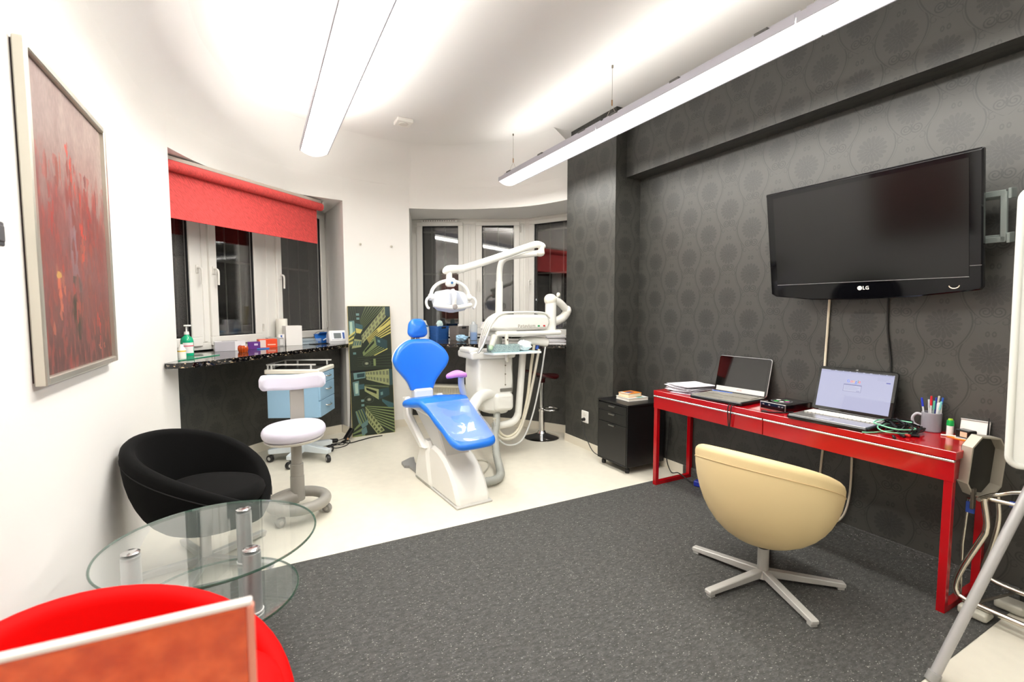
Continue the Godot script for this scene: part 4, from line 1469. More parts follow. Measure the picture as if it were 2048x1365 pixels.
func dentist_stool() -> void:
	var t := thing("dentist_stool", "white padded dentist stool with a grey ring base", "stool", V(0.185, 0, -3.36))
	var lav := M("e2dfee", 0.35)
	var taupe := M("9b9890", 0.4)
	# seat: rounded disc, tipped slightly
	var sx := rot(V(0, 0, 1), 2.5, V(-0.01, 0.565, 0.0))
	var so := []
	for i in 32:
		var a := TAU * i / 32
		so.append(Vector2(cos(a) * 0.195, sin(a) * 0.19))
	part("seat", mb(sx).pillow(pv(so), 0.095, 0.045, 0.012, func(p: Vector3) -> Vector3: return V(p.x, p.z, p.y), 8), lav, t)
	part("seat_pan", mb(sx).lathe([Vector2(0.03, -0.085), Vector2(0.10, -0.08), Vector2(0.165, -0.062), Vector2(0.182, -0.046), Vector2(0.0, -0.04)]), M("dedad0", 0.35), t)
	# curved lumbar pad
	var rings := []
	for i in 21:
		var u := -1.0 + 2.0 * i / 20.0
		var a := u * 1.0
		var c := V(sin(a) * 0.225, 0.865 - 0.008 * cos(u * PI), -0.20 + (1.0 - cos(a)) * 0.20)
		var side := V(cos(a), 0, sin(a)).normalized()
		var nrm := V(-side.z, 0, side.x)
		var k := 1.0 if absf(u) < 0.9 else sqrt(maxf(1.0 - pow((absf(u) - 0.9) / 0.1, 2), 0.0)) * 0.35 + 0.65
		var ring := PackedVector3Array()
		for q in rrect(0.058 * k, 0.105 * k, 0.024 * k, Vector2.ZERO, 4):
			ring.append(c + nrm * q.x + Vector3.UP * q.y)
		rings.append(ring)
	part("backrest", mb().loft(rings, true, 60.0), lav, t)
	part("back_bar", mb().box(V(0.025, 0.70, -0.205), V(0.09, 0.30, 0.02), 0.004).box(V(0.025, 0.55, -0.14), V(0.07, 0.02, 0.15), 0.004), taupe, t)
	part("column", mb().cyl(V(0, 0.10, 0), V(0, 0.265, 0), 0.045, 0.043, 24, 0.003).cyl(V(0, 0.265, 0), V(0, 0.345, 0), 0.041, -1, 24, 0.002).cyl(V(0, 0.345, 0), V(0, 0.49, 0), 0.033, -1, 24), taupe, t)
	# ring base, joined to the column by a thick spoke
	var ring := []
	for i in 40:
		var a := TAU * i / 40
		ring.append(V(cos(a) * 0.165 + 0.005, 0.10, sin(a) * 0.165 + 0.02))
	part("ring_base", mb().tube(ring, 0.036, 14, true).tube(spl([V(0, 0.13, 0), V(-0.08, 0.115, 0.0), V(-0.15, 0.10, 0.02)], 4), 0.05, 14), taupe, t)
	for k in 3:
		var a := deg_to_rad(8) + TAU * k / 3
		castor(t, Transform3D(Basis(Vector3.UP, -a - 0.5), V(cos(a) * 0.165, 0, sin(a) * 0.165 + 0.02)), 0.030, M("8f8d88", 0.4), M("b3b0aa", 0.4))

func trolley() -> void:
	var t := thing("trolley", "light blue medical drawer trolley on castors under the left windowsill", "trolley", V(0.31, 0, -4.60), deg_to_rad(-25))
	# local: +z faces the camera-left side panel, +x carries the drawers
	var blue := M("8fb4cf", 0.3)
	part("body", mb().box(V(0, 0.615, 0), V(0.43, 0.385, 0.38), 0.002), blue, t)
	part("top", mb().box(V(0, 0.825, 0), V(0.46, 0.04, 0.41), 0.008), M("e9e5d8", 0.35), t)
	part("top_mat", mb().box(V(0, 0.8455, 0), V(0.40, 0.003, 0.36), 0.001), M("0d0d0e", 0.2), t, "black mat inside the guard rail")
	var ys := [[0.80, 0.715], [0.711, 0.57], [0.566, 0.425]]
	for q in ys:
		var d := part("drawer", mb().box(V(0.222, (q[0] + q[1]) / 2, 0), V(0.018, q[0] - q[1], 0.372), 0.003), blue, t)
		part("handle", mb().tube(spl([V(0.231, (q[0] + q[1]) / 2 + 0.015, -0.06), V(0.25, (q[0] + q[1]) / 2 + 0.01, -0.04), V(0.255, (q[0] + q[1]) / 2 + 0.008, 0), V(0.25, (q[0] + q[1]) / 2 + 0.01, 0.04), V(0.231, (q[0] + q[1]) / 2 + 0.015, 0.06)], 4), 0.006, 8), CHROME, d)
	var rl := mb()
	var y := 0.885
	rl.box(V(0, y, 0.19), V(0.40, 0.012, 0.012), 0.002).box(V(0, y, -0.19), V(0.42, 0.012, 0.012), 0.002).box(V(-0.21, y, 0), V(0.012, 0.012, 0.38), 0.002)
	part("guard_rail", rl, M("d9d9d6", 0.3, 0.4), t)
	for p in [V(-0.20, 0, 0.19), V(0.16, 0, 0.19), V(-0.17, 0, 0.19), V(-0.21, 0, 0.05), V(-0.21, 0, -0.19), V(0.17, 0, -0.19), V(-0.1, 0, -0.19)]:
		part("rail_post", mb().box(V(p.x, 0.862, p.z), V(0.012, 0.04, 0.012)), M("d9d9d6", 0.3, 0.4), t)
	var pale := M("d3dbdf", 0.35)
	part("column", mb().cyl(V(0, 0.10, 0), V(0, 0.43, 0), 0.04, 0.036, 18), pale, t)
	for k in 5:
		var a := deg_to_rad(20) + TAU * k / 5
		var x := Transform3D(Basis(Vector3.UP, -a), Vector3.ZERO)
		var p := pv([Vector2(0.0, 0.075), Vector2(0.27, 0.075), Vector2(0.285, 0.085), Vector2(0.285, 0.115), Vector2(0.27, 0.12), Vector2(0.06, 0.145), Vector2(0.0, 0.15)])
		var lg := part("leg", mb(x).extr(p, -0.027, 0.027, 0.006), pale, t)
		castor(lg, Transform3D(Basis(Vector3.UP, -a - 0.6), V(cos(a) * 0.262, 0, sin(a) * 0.262)), 0.032, M("1c1c1e", 0.45), M("b9b9b4", 0.4))

func glass_table() -> void:
	var t := thing("coffee_table", "round two-tier glass coffee table on silver tube legs", "table", V(-0.19, 0, -2.075))
	var glass := clear("c4d4cc", 0.055)
	var edge := clear("14513f", 0.6)
	edge.roughness = 0.1
	for q in [[0.355, 0.492, 0.0], [0.285, 0.262, 0.0]]:
		var y: float = q[1]
		var g := part("glass_top" if y > 0.4 else "glass_shelf", mb(off(V(0.01, 0, 0.02))).cyl(V(0, y, 0), V(0, y + 0.008, 0), q[0], -1, 72), glass, t)
		var r := []
		for i in 72:
			var a := TAU * i / 72
			r.append(V(cos(a) * q[0] + 0.01, y + 0.004, sin(a) * q[0] + 0.02))
		part("glass_rim", mb().tube(r, 0.0042, 6, true), edge, g, "green polished glass edge")
	for p in [Vector2(0.102, -0.215), Vector2(0.137, 0.187), Vector2(-0.24, 0.018)]:
		var lg := part("leg", mb().cyl(V(p.x, 0.0, p.y), V(p.x, 0.262, p.y), 0.030, -1, 24, 0.002).cyl(V(p.x, 0.270, p.y), V(p.x, 0.492, p.y), 0.030, -1, 24, 0.002), M("b9babb", 0.3, 0.6), t)
		part("collar", mb().cyl(V(p.x, 0.256, p.y), V(p.x, 0.262, p.y), 0.034, -1, 24, 0.001).cyl(V(p.x, 0.27, p.y), V(p.x, 0.276, p.y), 0.034, -1, 24, 0.001), M("d8d8d6", 0.3), lg)
		part("cap", mb().cyl(V(p.x, 0.50, p.y), V(p.x, 0.508, p.y), 0.029, 0.024, 24, 0.003), M("c9c9c9", 0.15, 0.9), lg)

func red_panel() -> void:
	var t := thing("panel", "glossy red printed panel with white edges standing at the bottom left", "panel", V(-0.325, 0, -0.655), deg_to_rad(-3.0))
	var m := world_tiled(textured(image_red_print(), 0.07, 0.6), 0.5, 0.5, 0.5)
	part("board", mb().box(V(0, 0.5025, 0), V(0.60, 1.003, 0.009), 0.001), m, t)
	var w := M("f1e9e4", 0.4)
	part("top_edging", mb().box(V(0, 1.007, 0), V(0.612, 0.006, 0.0115), 0.001), w, t)
	part("side_edging", mb().box(V(0.304, 0.503, 0), V(0.008, 1.002, 0.0125), 0.002), M("e08d78", 0.3), t)
	part("side_edging", mb().box(V(-0.304, 0.503, 0), V(0.008, 1.002, 0.0155), 0.002), w, t)

func television() -> void:
	var t := thing("television", "large black flat television on the damask wall above the red desk", "television", V(2.892, 1.766, -1.3855))
	t.rotation.z = deg_to_rad(8.5)
	# local: screen faces -x; build with x' = z
	var x := Transform3D(Basis(V(0, 0, 1), Vector3.UP, V(-1, 0, 0)), Vector3.ZERO)  # local (u, v, w) -> w faces -x
	var gloss := M("08080b", 0.05, 0.0, 0.42)
	var o := []
	for q in [[-0.4986, 0.311], [0.4936, 0.311], [0.4986, 0.306], [0.4986, -0.30], [0.49, -0.313], [0.25, -0.338], [0.0, -0.348], [-0.25, -0.345], [-0.47, -0.322], [-0.4986, -0.305]]:
		o.append(Vector2(q[0], q[1]))
	part("cabinet", mb(x).extr(pv(o), 0.03, 0.062, 0.006), gloss, t)
	part("back_cover", mb(x).rbox(V(0, 0, -0.02), V(0.84, 0.5, 0.11), 0.03), BLACK, t)
	part("screen", mb(x).box(V(0.0, 0.015, 0.0625), V(0.905, 0.525, 0.003)), M("0a0a0a", 0.14, 0.0, 0.5), t)
	part("trim_line", mb(x).box(V(0.0, -0.250, 0.063), V(0.905, 0.0025, 0.004)).box(V(0.475, -0.2, 0.0615), V(0.04, 0.002, 0.004)), M("a9a9aa", 0.3, 0.8), t)
	part("top_edge", mb(x).cyl(V(-0.496, 0.300, 0.058), V(0.494, 0.300, 0.058), 0.0045, -1, 12), gloss, t)
	part("logo_disc", mb(x).cyl(V(0.005, -0.285, 0.0615), V(0.005, -0.285, 0.064), 0.0115, -1, 20), M("e8e6e2", 0.4), t)
	lettering("LG", 0.020, t, x * Transform3D(Basis.IDENTITY, V(0.034, -0.285, 0.0635)), M("dedcd8", 0.4))
	var pw := []
	for i in 9:
		var a := PI + PI * i / 8.0
		pw.append(V(0.40 + cos(a) * 0.019, -0.288 + sin(a) * 0.014, 0.063))
	part("power_light", mb(x).tube(pw, 0.0022, 6), M("e8d9c4", 0.3, 0.5), t)
	# wall bracket reaching out past the right side
	var b := mb(x)
	b.box(V(0.47, 0.105, -0.07), V(0.13, 0.026, 0.02), 0.002).box(V(0.47, -0.10, -0.07), V(0.13, 0.026, 0.02), 0.002).box(V(0.528, 0.0, -0.07), V(0.022, 0.22, 0.02), 0.002).box(V(0.47, 0.085, -0.10), V(0.13, 0.012, 0.03), 0.002).box(V(0.47, -0.085, -0.085), V(0.13, 0.012, 0.03), 0.002).box(V(0.545, 0.10, -0.10), V(0.012, 0.045, 0.06), 0.002).box(V(0.545, -0.095, -0.085), V(0.012, 0.045, 0.06), 0.002)
	b.box(V(0, 0.1, -0.09), V(0.9, 0.03, 0.03), 0.002).box(V(0, -0.1, -0.09), V(0.9, 0.03, 0.03), 0.002)
	part("wall_bracket", b, M("8f9894", 0.4, 0.4), t)

func drawer_cabinet() -> void:
	var t := thing("drawer_cabinet", "black three-drawer cabinet on castors between pillar and desk", "cabinet", V(2.81, 0, -3.075))
	var bw := M("111112", 0.35, 0.0, 0.45)
	part("body", mb().box(V(0.008, 0.315, 0), V(0.404, 0.51, 0.37), 0.002), bw, t)
	part("top", mb().box(V(0.0, 0.572, 0), V(0.42, 0.016, 0.384), 0.002), bw, t)
	for sz in [-0.184, 0.184]:
		part("side_edge", mb().box(V(-0.2, 0.312, sz), V(0.016, 0.505, 0.012), 0.001), bw, t)
	for q in [[0.556, 0.492], [0.489, 0.398], [0.395, 0.075]]:
		var d := part("drawer", mb().box(V(-0.202, (q[0] + q[1]) / 2, 0), V(0.016, q[0] - q[1], 0.352), 0.0015), M("131312", 0.32, 0.0, 0.5), t)
		part("handle", mb().box(V(-0.219, q[0] - 0.012, 0.01), V(0.02, 0.006, 0.08), 0.002).box(V(-0.228, q[0] - 0.016, 0.01), V(0.005, 0.012, 0.075), 0.002), M("7f7f7c", 0.2, 0.9), d)
	part("plinth", mb().box(V(-0.2, 0.066, 0), V(0.014, 0.014, 0.352), 0.001), bw, t)
	for sx in [-0.17, 0.17]:
		for sz in [-0.15, 0.15]:
			castor(t, Transform3D(Basis(Vector3.UP, 0.7), V(sx, 0, sz)), 0.022, M("141416", 0.5), M("1b1b1d", 0.5))
	var k := thing("book", "thick white-edged book lying on the black cabinet", "book", V(2.83, 0.58, -3.09), deg_to_rad(-3), "books on the black cabinet")
	part("pages", mb().box(V(0, 0.0125, 0), V(0.20, 0.021, 0.17), 0.001), M("e9e4d6", 0.8), k)
	part("cover", mb().box(V(0, 0.0015, 0), V(0.206, 0.003, 0.175)).box(V(0, 0.0245, 0), V(0.206, 0.003, 0.175)).box(V(0.102, 0.013, 0), V(0.003, 0.024, 0.175)), M("e3e4e0", 0.4), k)
	part("cover_band", mb().box(V(0.03, 0.0262, 0.04), V(0.06, 0.0006, 0.08)), M("3a9a8c", 0.5), k)
	var k2 := thing("book", "smaller book with an orange and blue cover on top of the white book", "book", V(2.815, 0.606, -3.10), deg_to_rad(4), "books on the black cabinet")
	part("pages", mb().box(V(0, 0.0165, 0), V(0.15, 0.029, 0.118), 0.001), M("f0dfc0", 0.8), k2)
	part("cover", mb().box(V(0, 0.0015, 0), V(0.155, 0.003, 0.122)).box(V(0, 0.0325, 0), V(0.155, 0.003, 0.122)).box(V(0.077, 0.017, 0), V(0.003, 0.033, 0.122)), M("d9822a", 0.4), k2)
	part("cover_picture", mb().box(V(-0.01, 0.0343, 0.0), V(0.08, 0.0006, 0.05)), M("3b3f74", 0.5), k2)
	part("cover_picture", mb().box(V(-0.058, 0.0343, 0.0), V(0.03, 0.0006, 0.11)), M("efe6d6", 0.5), k2)

func painting() -> void:
	# local: x along the wall (towards the camera), y up, z into the room
	var t := thing("painting", "abstract red and brown painting in a silver frame on the left wall", "painting", V(-0.648, 1.657, -2.47))
	var x := Transform3D(Basis(V(0, 0, 1), Vector3.UP, V(-1, 0, 0)), Vector3.ZERO).rotated(Vector3.UP, PI)
	var w := 0.87
	var h := 1.088
	var silver := M("c9c6ba", 0.28, 0.7)
	for s in [-1, 1]:
		part("frame", mb(x).extr(rrect(0.026, h, 0.003, V2(s * (w / 2 - 0.013), 0), 2), 0.006, 0.038, 0.004), silver, t)
		part("frame", mb(x).extr(rrect(w - 0.052, 0.026, 0.003, V2(0, s * (h / 2 - 0.013)), 2), 0.006, 0.038, 0.004), silver, t)
	part("backing", mb(x).box(V(0, 0, 0.006), V(w - 0.02, h - 0.02, 0.012)), M("2a2124", 0.8), t)
	var cm := textured(image_painting(), 0.42)
	part("canvas", mb(x).sheet(V(0, 0, 0.0205), w - 0.05, h - 0.05).box(V(0, 0, 0.016), V(w - 0.05, h - 0.05, 0.008)), cm, t)

func city_print() -> void:
	var t := thing("wall_print", "tall unframed print of skyscrapers from above leaning on the white pier", "print", V(1.055, 0.0, -5.14), deg_to_rad(0.8))
	var x := rot(Vector3.RIGHT, -5.5)
	part("board", mb(x).box(V(0, 0.70, -0.011), V(0.455, 1.40, 0.018), 0.002), M("d9c98e", 0.6), t)
	var m := textured(image_city(), 0.3)
	part("print", mb(x).sheet(V(0, 0.70, -0.0012), 0.449, 1.394), m, t)

func roller_blind() -> void:
	var a := V(-0.68, 2.42, -4.21)
	var b := V(0.60, 2.42, -5.36)
	var d := (b - a).normalized()
	var t := thing("roller_blind", "red roller blind pulled a third down over the left window", "blind", (a + b) / 2.0)
	var n := V(-d.z, 0, d.x)
	if n.z < 0:
		n = -n
	var L := (b - a).length()
	t.basis = Basis(d, Vector3.UP, d.cross(Vector3.UP))
	var m := textured(image_blind(), 0.75)
	m.uv1_triplanar = true
	m.uv1_scale = V(3, 3, 3)
	var tube := part("roller", mb().cyl(V(-L / 2, 0.0, 0), V(L / 2, 0.0, 0), 0.04, -1, 24), m, t)
	part("fabric", mb().box(V(-0.006, -0.185, -0.036), V(L - 0.035, 0.37, 0.002)), m, t)
	part("bottom_bar", mb().box(V(-0.006, -0.372, -0.036), V(L - 0.035, 0.014, 0.007), 0.003), m, t)
	part("head_rail", mb().box(V(0, 0.052, -0.01), V(L - 0.01, 0.03, 0.05), 0.004), M("b9b0a6", 0.5), t)
	part("end_bracket", mb().box(V(L / 2 + 0.006, 0.015, 0), V(0.01, 0.09, 0.06), 0.003).box(V(-L / 2 - 0.006, 0.015, 0), V(0.01, 0.09, 0.06), 0.003), M("9a938b", 0.4), t)

func bar_stool() -> void:
	var t := thing("bar_stool", "dark red bar stool with chrome stem by the pillar", "bar stool", V(2.60, 0, -4.20))
	var seat := []
	for i in 28:
		var a := TAU * i / 28
		seat.append(Vector2(cos(a) * 0.185, sin(a) * 0.17))
	part("seat", mb().pillow(pv(seat), 0.03, 0.014, -0.006, func(p: Vector3) -> Vector3: return V(p.x, 0.665 + p.z + clampf(-p.x, -0.1, 1) * 0.22 + p.x * p.x * 0.5, p.y), 6), M("3c060a", 0.2), t)
	part("seat_boss", mb().lathe([Vector2(0.0, 0.585), Vector2(0.034, 0.59), Vector2(0.036, 0.63), Vector2(0.06, 0.655), Vector2(0, 0.66)]), M("3c060a", 0.25), t)
	part("stem", mb().cyl(V(0, 0.05, 0), V(0, 0.30, 0), 0.031, -1, 20).cyl(V(0, 0.29, 0), V(0, 0.59, 0), 0.024, -1, 20).cyl(V(0, 0.28, 0), V(0, 0.32, 0), 0.037, -1, 20, 0.004), CHROME, t)
	part("base", mb().lathe([Vector2(0.0, 0.0), Vector2(0.185, 0.0), Vector2(0.188, 0.006), Vector2(0.17, 0.017), Vector2(0.10, 0.032), Vector2(0.05, 0.05), Vector2(0.036, 0.075), Vector2(0, 0.078)], Vector3.ZERO, 36), CHROME, t)
	var r := []
	for i in 28:
		var a := TAU * i / 28
		r.append(V(0.10 + cos(a) * 0.085, 0.30, sin(a) * 0.085 + 0.02))
	part("foot_ring", mb().tube(r, 0.009, 8, true), CHROME, t)

func radiator() -> void:
	var t := thing("radiator", "cream grilled radiator behind the dental chair", "radiator", V(1.97, 0.10, -5.16), deg_to_rad(-35))
	var c := M("e7e2cf", 0.4)
	part("panel", mb().box(V(0, 0.18, -0.035), V(0.62, 0.34, 0.03), 0.006).rbox(V(0, 0.36, 0), V(0.64, 0.03, 0.12), 0.012).rbox(V(0, 0.03, 0), V(0.64, 0.03, 0.12), 0.012).rbox(V(-0.305, 0.19, 0), V(0.03, 0.36, 0.12), 0.012).rbox(V(0.305, 0.19, 0), V(0.03, 0.36, 0.12), 0.012), c, t)
	for k in 30:
		part("slat", mb().box(V(-0.27 + k * 0.0186, 0.19, 0.045), V(0.009, 0.31, 0.012), 0.002), c, t)
	part("cross_bar", mb().box(V(0, 0.28, 0.04), V(0.6, 0.012, 0.008)).box(V(0, 0.12, 0.04), V(0.6, 0.012, 0.008)), c, t)
	for sx in [-0.22, 0.22]:
		part("foot", mb().box(V(sx, -0.05, -0.01), V(0.03, 0.10, 0.08), 0.004), c, t)

func easel() -> void:
	var t := thing("whiteboard_easel", "white flip chart board on grey tube legs at the right edge", "easel", V(2.45, 0, -0.50))
	var o := off(-t.position)
	var d := V(0.62, 0, 0.78).normalized()
	var n := V(-d.z, 0, d.x)
	var bx := Transform3D(Basis(d, Vector3.UP, d.cross(Vector3.UP)), V(2.405, 0.79, -0.638) - t.position)
	bx = bx * rot(Vector3.RIGHT, -2.0)
	part("board", mb(bx).extr(rrect(0.66, 1.0, 0.035, V2(0.33, 0.5)), -0.012, 0.0, 0.002), M("eef0ec", 0.15), t)
	var fr := []
	for p in rrect(0.66, 1.0, 0.035, V2(0.33, 0.5), 6):
		fr.append(V(p.x, p.y, -0.004))
	part("board_frame", mb(bx).tube(fr, 0.012, 8, true), M("e4e6e0", 0.35), t)
	part("clamp", mb(bx).box(V(0.10, -0.03, -0.01), V(0.02, 0.05, 0.02), 0.003), M("d7d6cf", 0.4), t)
	var grey := M("a9a8a8", 0.35, 0.3)
	part("leg", mb(o).cyl(V(2.135, 0.012, -0.722), V(2.47, 0.84, -0.56), 0.0165, -1, 16), grey, t)
	part("foot", mb(o).cyl(V(2.128, 0.0, -0.725), V(2.142, 0.034, -0.718), 0.021, -1, 14, 0.003), M("8f8e8c", 0.5), t)
	part("leg", mb(o).cyl(V(2.72, 0.012, -0.12), V(2.60, 0.84, -0.36), 0.0165, -1, 16), grey, t)
	part("foot", mb(o).cyl(V(2.722, 0.0, -0.115), V(2.718, 0.034, -0.124), 0.021, -1, 14, 0.003), M("8f8e8c", 0.5), t)
	part("leg", mb(o).cyl(V(2.96, 0.012, -0.22), V(2.66, 0.84, -0.36), 0.0165, -1, 16), grey, t)
	part("foot", mb(o).cyl(V(2.964, 0.0, -0.218), V(2.952, 0.034, -0.225), 0.021, -1, 14, 0.003), M("8f8e8c", 0.5), t)

func octagon_stand() -> void:
	var t := thing("folding_stand", "chrome folding stand with a silver octagonal pan by the right desk end", "stand", V(2.80, 0, -0.80))
	var o := off(-t.position)
	# octagonal pan: local z is its opening, towards the camera
	var d := V(0.88, 0, 0.47).normalized()
	var px := Transform3D(Basis(d, Vector3.UP, d.cross(Vector3.UP)), V(2.775, 0.675, -0.818) - t.position) * rot(Vector3.FORWARD, 5.0)
	var oc := []
	for q in [[-0.076, 0.08], [-0.042, 0.132], [0.042, 0.132], [0.076, 0.08], [0.076, -0.08], [0.042, -0.132], [-0.042, -0.132], [-0.076, -0.08]]:
		oc.append(Vector2(q[0], q[1]))
	var al := M("b9b2a2", 0.3, 0.4)
	part("pan_back", mb(px).extr(pv(oc), -0.03, -0.024, 0.002), M("3a3935", 0.4, 0.6), t)
	var io := MB.inset(pv(oc), 0.006)
	for i in 8:
		var k := (i + 1) % 8
		part("pan_side", mb(px).extr(pv([oc[i], oc[k], io[k], io[i]]), -0.026, 0.022), al, t)
	var tube := mb(o)
	tube.tube(spl([V(2.72, 0.55, -0.79), V(2.72, 0.46, -0.775), V(2.72, 0.42, -0.775), V(2.725, 0.38, -0.785), V(2.74, 0.22, -0.845), V(2.745, 0.13, -0.87), V(2.745, 0.085, -0.865), V(2.745, 0.065, -0.83), V(2.735, 0.06, -0.64), V(2.73, 0.06, -0.40)], 5), 0.0125, 12)
	tube.tube(spl([V(2.85, 0.55, -0.785), V(2.85, 0.46, -0.775), V(2.85, 0.39, -0.778), V(2.87, 0.28, -0.80), V(2.88, 0.18, -0.82), V(2.88, 0.14, -0.79), V(2.88, 0.13, -0.67), V(2.88, 0.13, -0.40)], 5), 0.011, 12)
	tube.tube(spl([V(2.70, 0.545, -0.80), V(2.78, 0.56, -0.77), V(2.79, 0.60, -0.67), V(2.80, 0.60, -0.45)], 5), 0.010, 10)
	tube.tube([V(2.76, 0.54, -0.79), V(2.79, 0.538, -0.62), V(2.79, 0.53, -0.45)], 0.010, 10)
	tube.tube([V(2.76, 0.52, -0.85), V(2.79, 0.30, -0.87), V(2.80, 0.06, -0.87)], 0.006, 8)
	part("tube_frame", tube, M("cfc8bb", 0.15, 1.0), t)
	part("blue_sleeve", mb(o).cyl(V(2.775, 0.5385, -0.725), V(2.783, 0.538, -0.69), 0.0125, -1, 12), M("2346a8", 0.4), t)
	part("blue_tag", mb(o).box(V(2.735, 0.49, -0.835), V(0.01, 0.05, 0.03), 0.002), M("1c3d8c", 0.5), t)
	part("hinge_plate", mb(o).box(V(2.725, 0.535, -0.825), V(0.03, 0.09, 0.012), 0.002), M("5c554c", 0.4, 0.7), t)
	for p in [V(2.75, 0.0, -0.80), V(2.95, 0.0, -0.74)]:
		part("foot_pad", mb(o).rbox(p + V(0, 0.028, 0), V(0.085, 0.04, 0.10), 0.012).cyl(p, p + V(0, 0.02, 0), 0.014, -1, 12), M("b4b2a6", 0.45), t)
	part("stay", mb(o).cyl(V(2.74, 0.05, -0.82), V(2.96, 0.12, -0.70), 0.006, -1, 8), M("57534c", 0.4, 0.6), t)

# ------------------------------------------------------------------ small things on the desk
func laptop(label: String, at: Vector3, turn: float, w: float, d: float, sh: float, tilt: float, look: Dictionary) -> Node3D:
	# local: +z towards the user, hinge at z = -d / 2
	var t := thing("laptop", label, "laptop", at, turn)
	var h := 0.024
	var base := part("base", mb().extr(rrect(w, d, 0.018, Vector2.ZERO, 4), 0, h, 0.006).at(Transform3D.IDENTITY), look.base, t)
	base.rotation.x = -PI / 2
	part("deck", mb().box(V(0, h + 0.0005, 0.0), V(w - 0.022, 0.003, d - 0.022), 0.001), look.deck, t)
	var keys := mb()
	var cols := 17
	var kw := (w - 0.05) / cols
	for r in 5:
		for c in cols:
			if r == 4 and c > 4 and c < 9:
				continue
			keys.box(V(-w / 2 + 0.025 + (c + 0.5) * kw, h + 0.0045, -d / 2 + 0.055 + r * 0.0205), V(kw - 0.003, 0.005, 0.0175), 0.001)
	keys.box(V(-w / 2 + 0.025 + 7.0 * kw, h + 0.0045, -d / 2 + 0.055 + 4 * 0.0205), V(kw * 4 - 0.003, 0.005, 0.0175), 0.001)
	var kp := part("keys", keys, look.keys, t)
	kp.set_meta("kind", "stuff")
	part("touchpad", mb().box(V(-0.03, h + 0.0025, d / 2 - 0.055), V(0.085, 0.001, 0.05)), look.pad, t)
	var lid_x := Transform3D(Basis(Vector3.RIGHT, deg_to_rad(-tilt)), V(0, h, -d / 2 + 0.012))
	var lid := part("lid", mb(lid_x).extr(rrect(w, sh, 0.016, V2(0, sh / 2 + 0.004), 4), -0.012, -0.002, 0.003), look.lid, t)
	part("bezel", mb(lid_x).extr(rrect(w - 0.006, sh - 0.006, 0.014, V2(0, sh / 2 + 0.004), 4), -0.003, 0.001, 0.001), look.bezel, lid)
	part("hinge", mb(lid_x).cyl(V(-w / 2 + 0.04, 0.004, -0.004), V(w / 2 - 0.04, 0.004, -0.004), 0.008, -1, 10), look.bezel, lid)
	var sc := part("screen", mb(lid_x).sheet(V(0, sh / 2 + look.lift, 0.0016), w - 0.036, sh - look.cut), look.screen, lid)
	if look.has("chin"):
		part("chin", mb(lid_x).box(V(0, 0.026, 0.0012), V(w - 0.03, 0.032, 0.002), 0.0005), look.chin, lid, "silver strip below the screen")
	look["lid_x"] = lid_x
	look["lid_node"] = lid
	return t

func laptops() -> void:
	var dark := M("0d0d0e", 0.3)
	var gl := M("060606", 0.03, 0.0, 0.6)
	var l1 := {"base": dark, "deck": M("9a968c", 0.4, 0.3), "keys": M("8f8b82", 0.5), "pad": M("85817a", 0.4), "lid": M("d9d7d6", 0.25, 0.5), "bezel": gl, "screen": gl, "lift": 0.018, "cut": 0.052, "chin": M("d9d6d4", 0.3, 0.3)}
	laptop("open laptop with a black switched-off screen at the left of the red desk", V(2.815, 0.74, -2.135), -PI / 2 + deg_to_rad(5), 0.385, 0.30, 0.262, 14.0, l1)
	lettering("ASUS", 0.012, l1.lid_node, l1.lid_x * off(V(0.0, 0.026, 0.0022)), M("b98a86", 0.4))
	var page := StandardMaterial3D.new()
	page.albedo_color = Color("101014")
	page.roughness = 0.04
	page.emission_enabled = true
	page.emission_texture = tex(image_web_page())
	page.emission = Color(0, 0, 0)
	page.emission_energy_multiplier = 0.82
	var l2 := {"base": dark, "deck": M("8d8b88", 0.22, 0.5), "keys": M("d2d0ca", 0.4), "pad": M("a7a5a0", 0.2, 0.5), "lid": M("101012", 0.3), "bezel": gl, "screen": page, "lift": 0.006, "cut": 0.040}
	var t2 := laptop("open laptop with a lit white web page on the red desk", V(2.79, 0.74, -1.42), -PI / 2 + deg_to_rad(3), 0.40, 0.29, 0.262, 15.0, l2)
	var px: Transform3D = l2.lid_x
	var gx := -0.028
	for q in [["G", "4f6fd8", 0.0], ["o", "d8503f", 0.0165], ["o", "dcaa36", 0.028], ["g", "4f6fd8", 0.0395], ["l", "3f9a5c", 0.0485], ["e", "d8503f", 0.0560]]:
		lettering(q[0], 0.0155, l2.lid_node, px * off(V(gx + q[2] - 0.004, 0.192 - (0.002 if q[0] == "g" else 0.0), 0.002)), M(q[1], 0.6), false)
	lettering("LG", 0.007, l2.lid_node, px * off(V(0.002, 0.258, 0.0012)), M("c9c9c9", 0.4))
	var sl := AreaLight3D.new()
	sl.name = "screen_light"
	sl.area_size = Vector2(0.36, 0.22)
	sl.light_energy = 0.012
	sl.light_color = Color(0.85, 0.87, 1.0)
	sl.shadow_enabled = true
	t2.add_child(sl)
	sl.transform = px * Transform3D(Basis(Vector3.UP, PI), V(0, 0.137, 0.006))

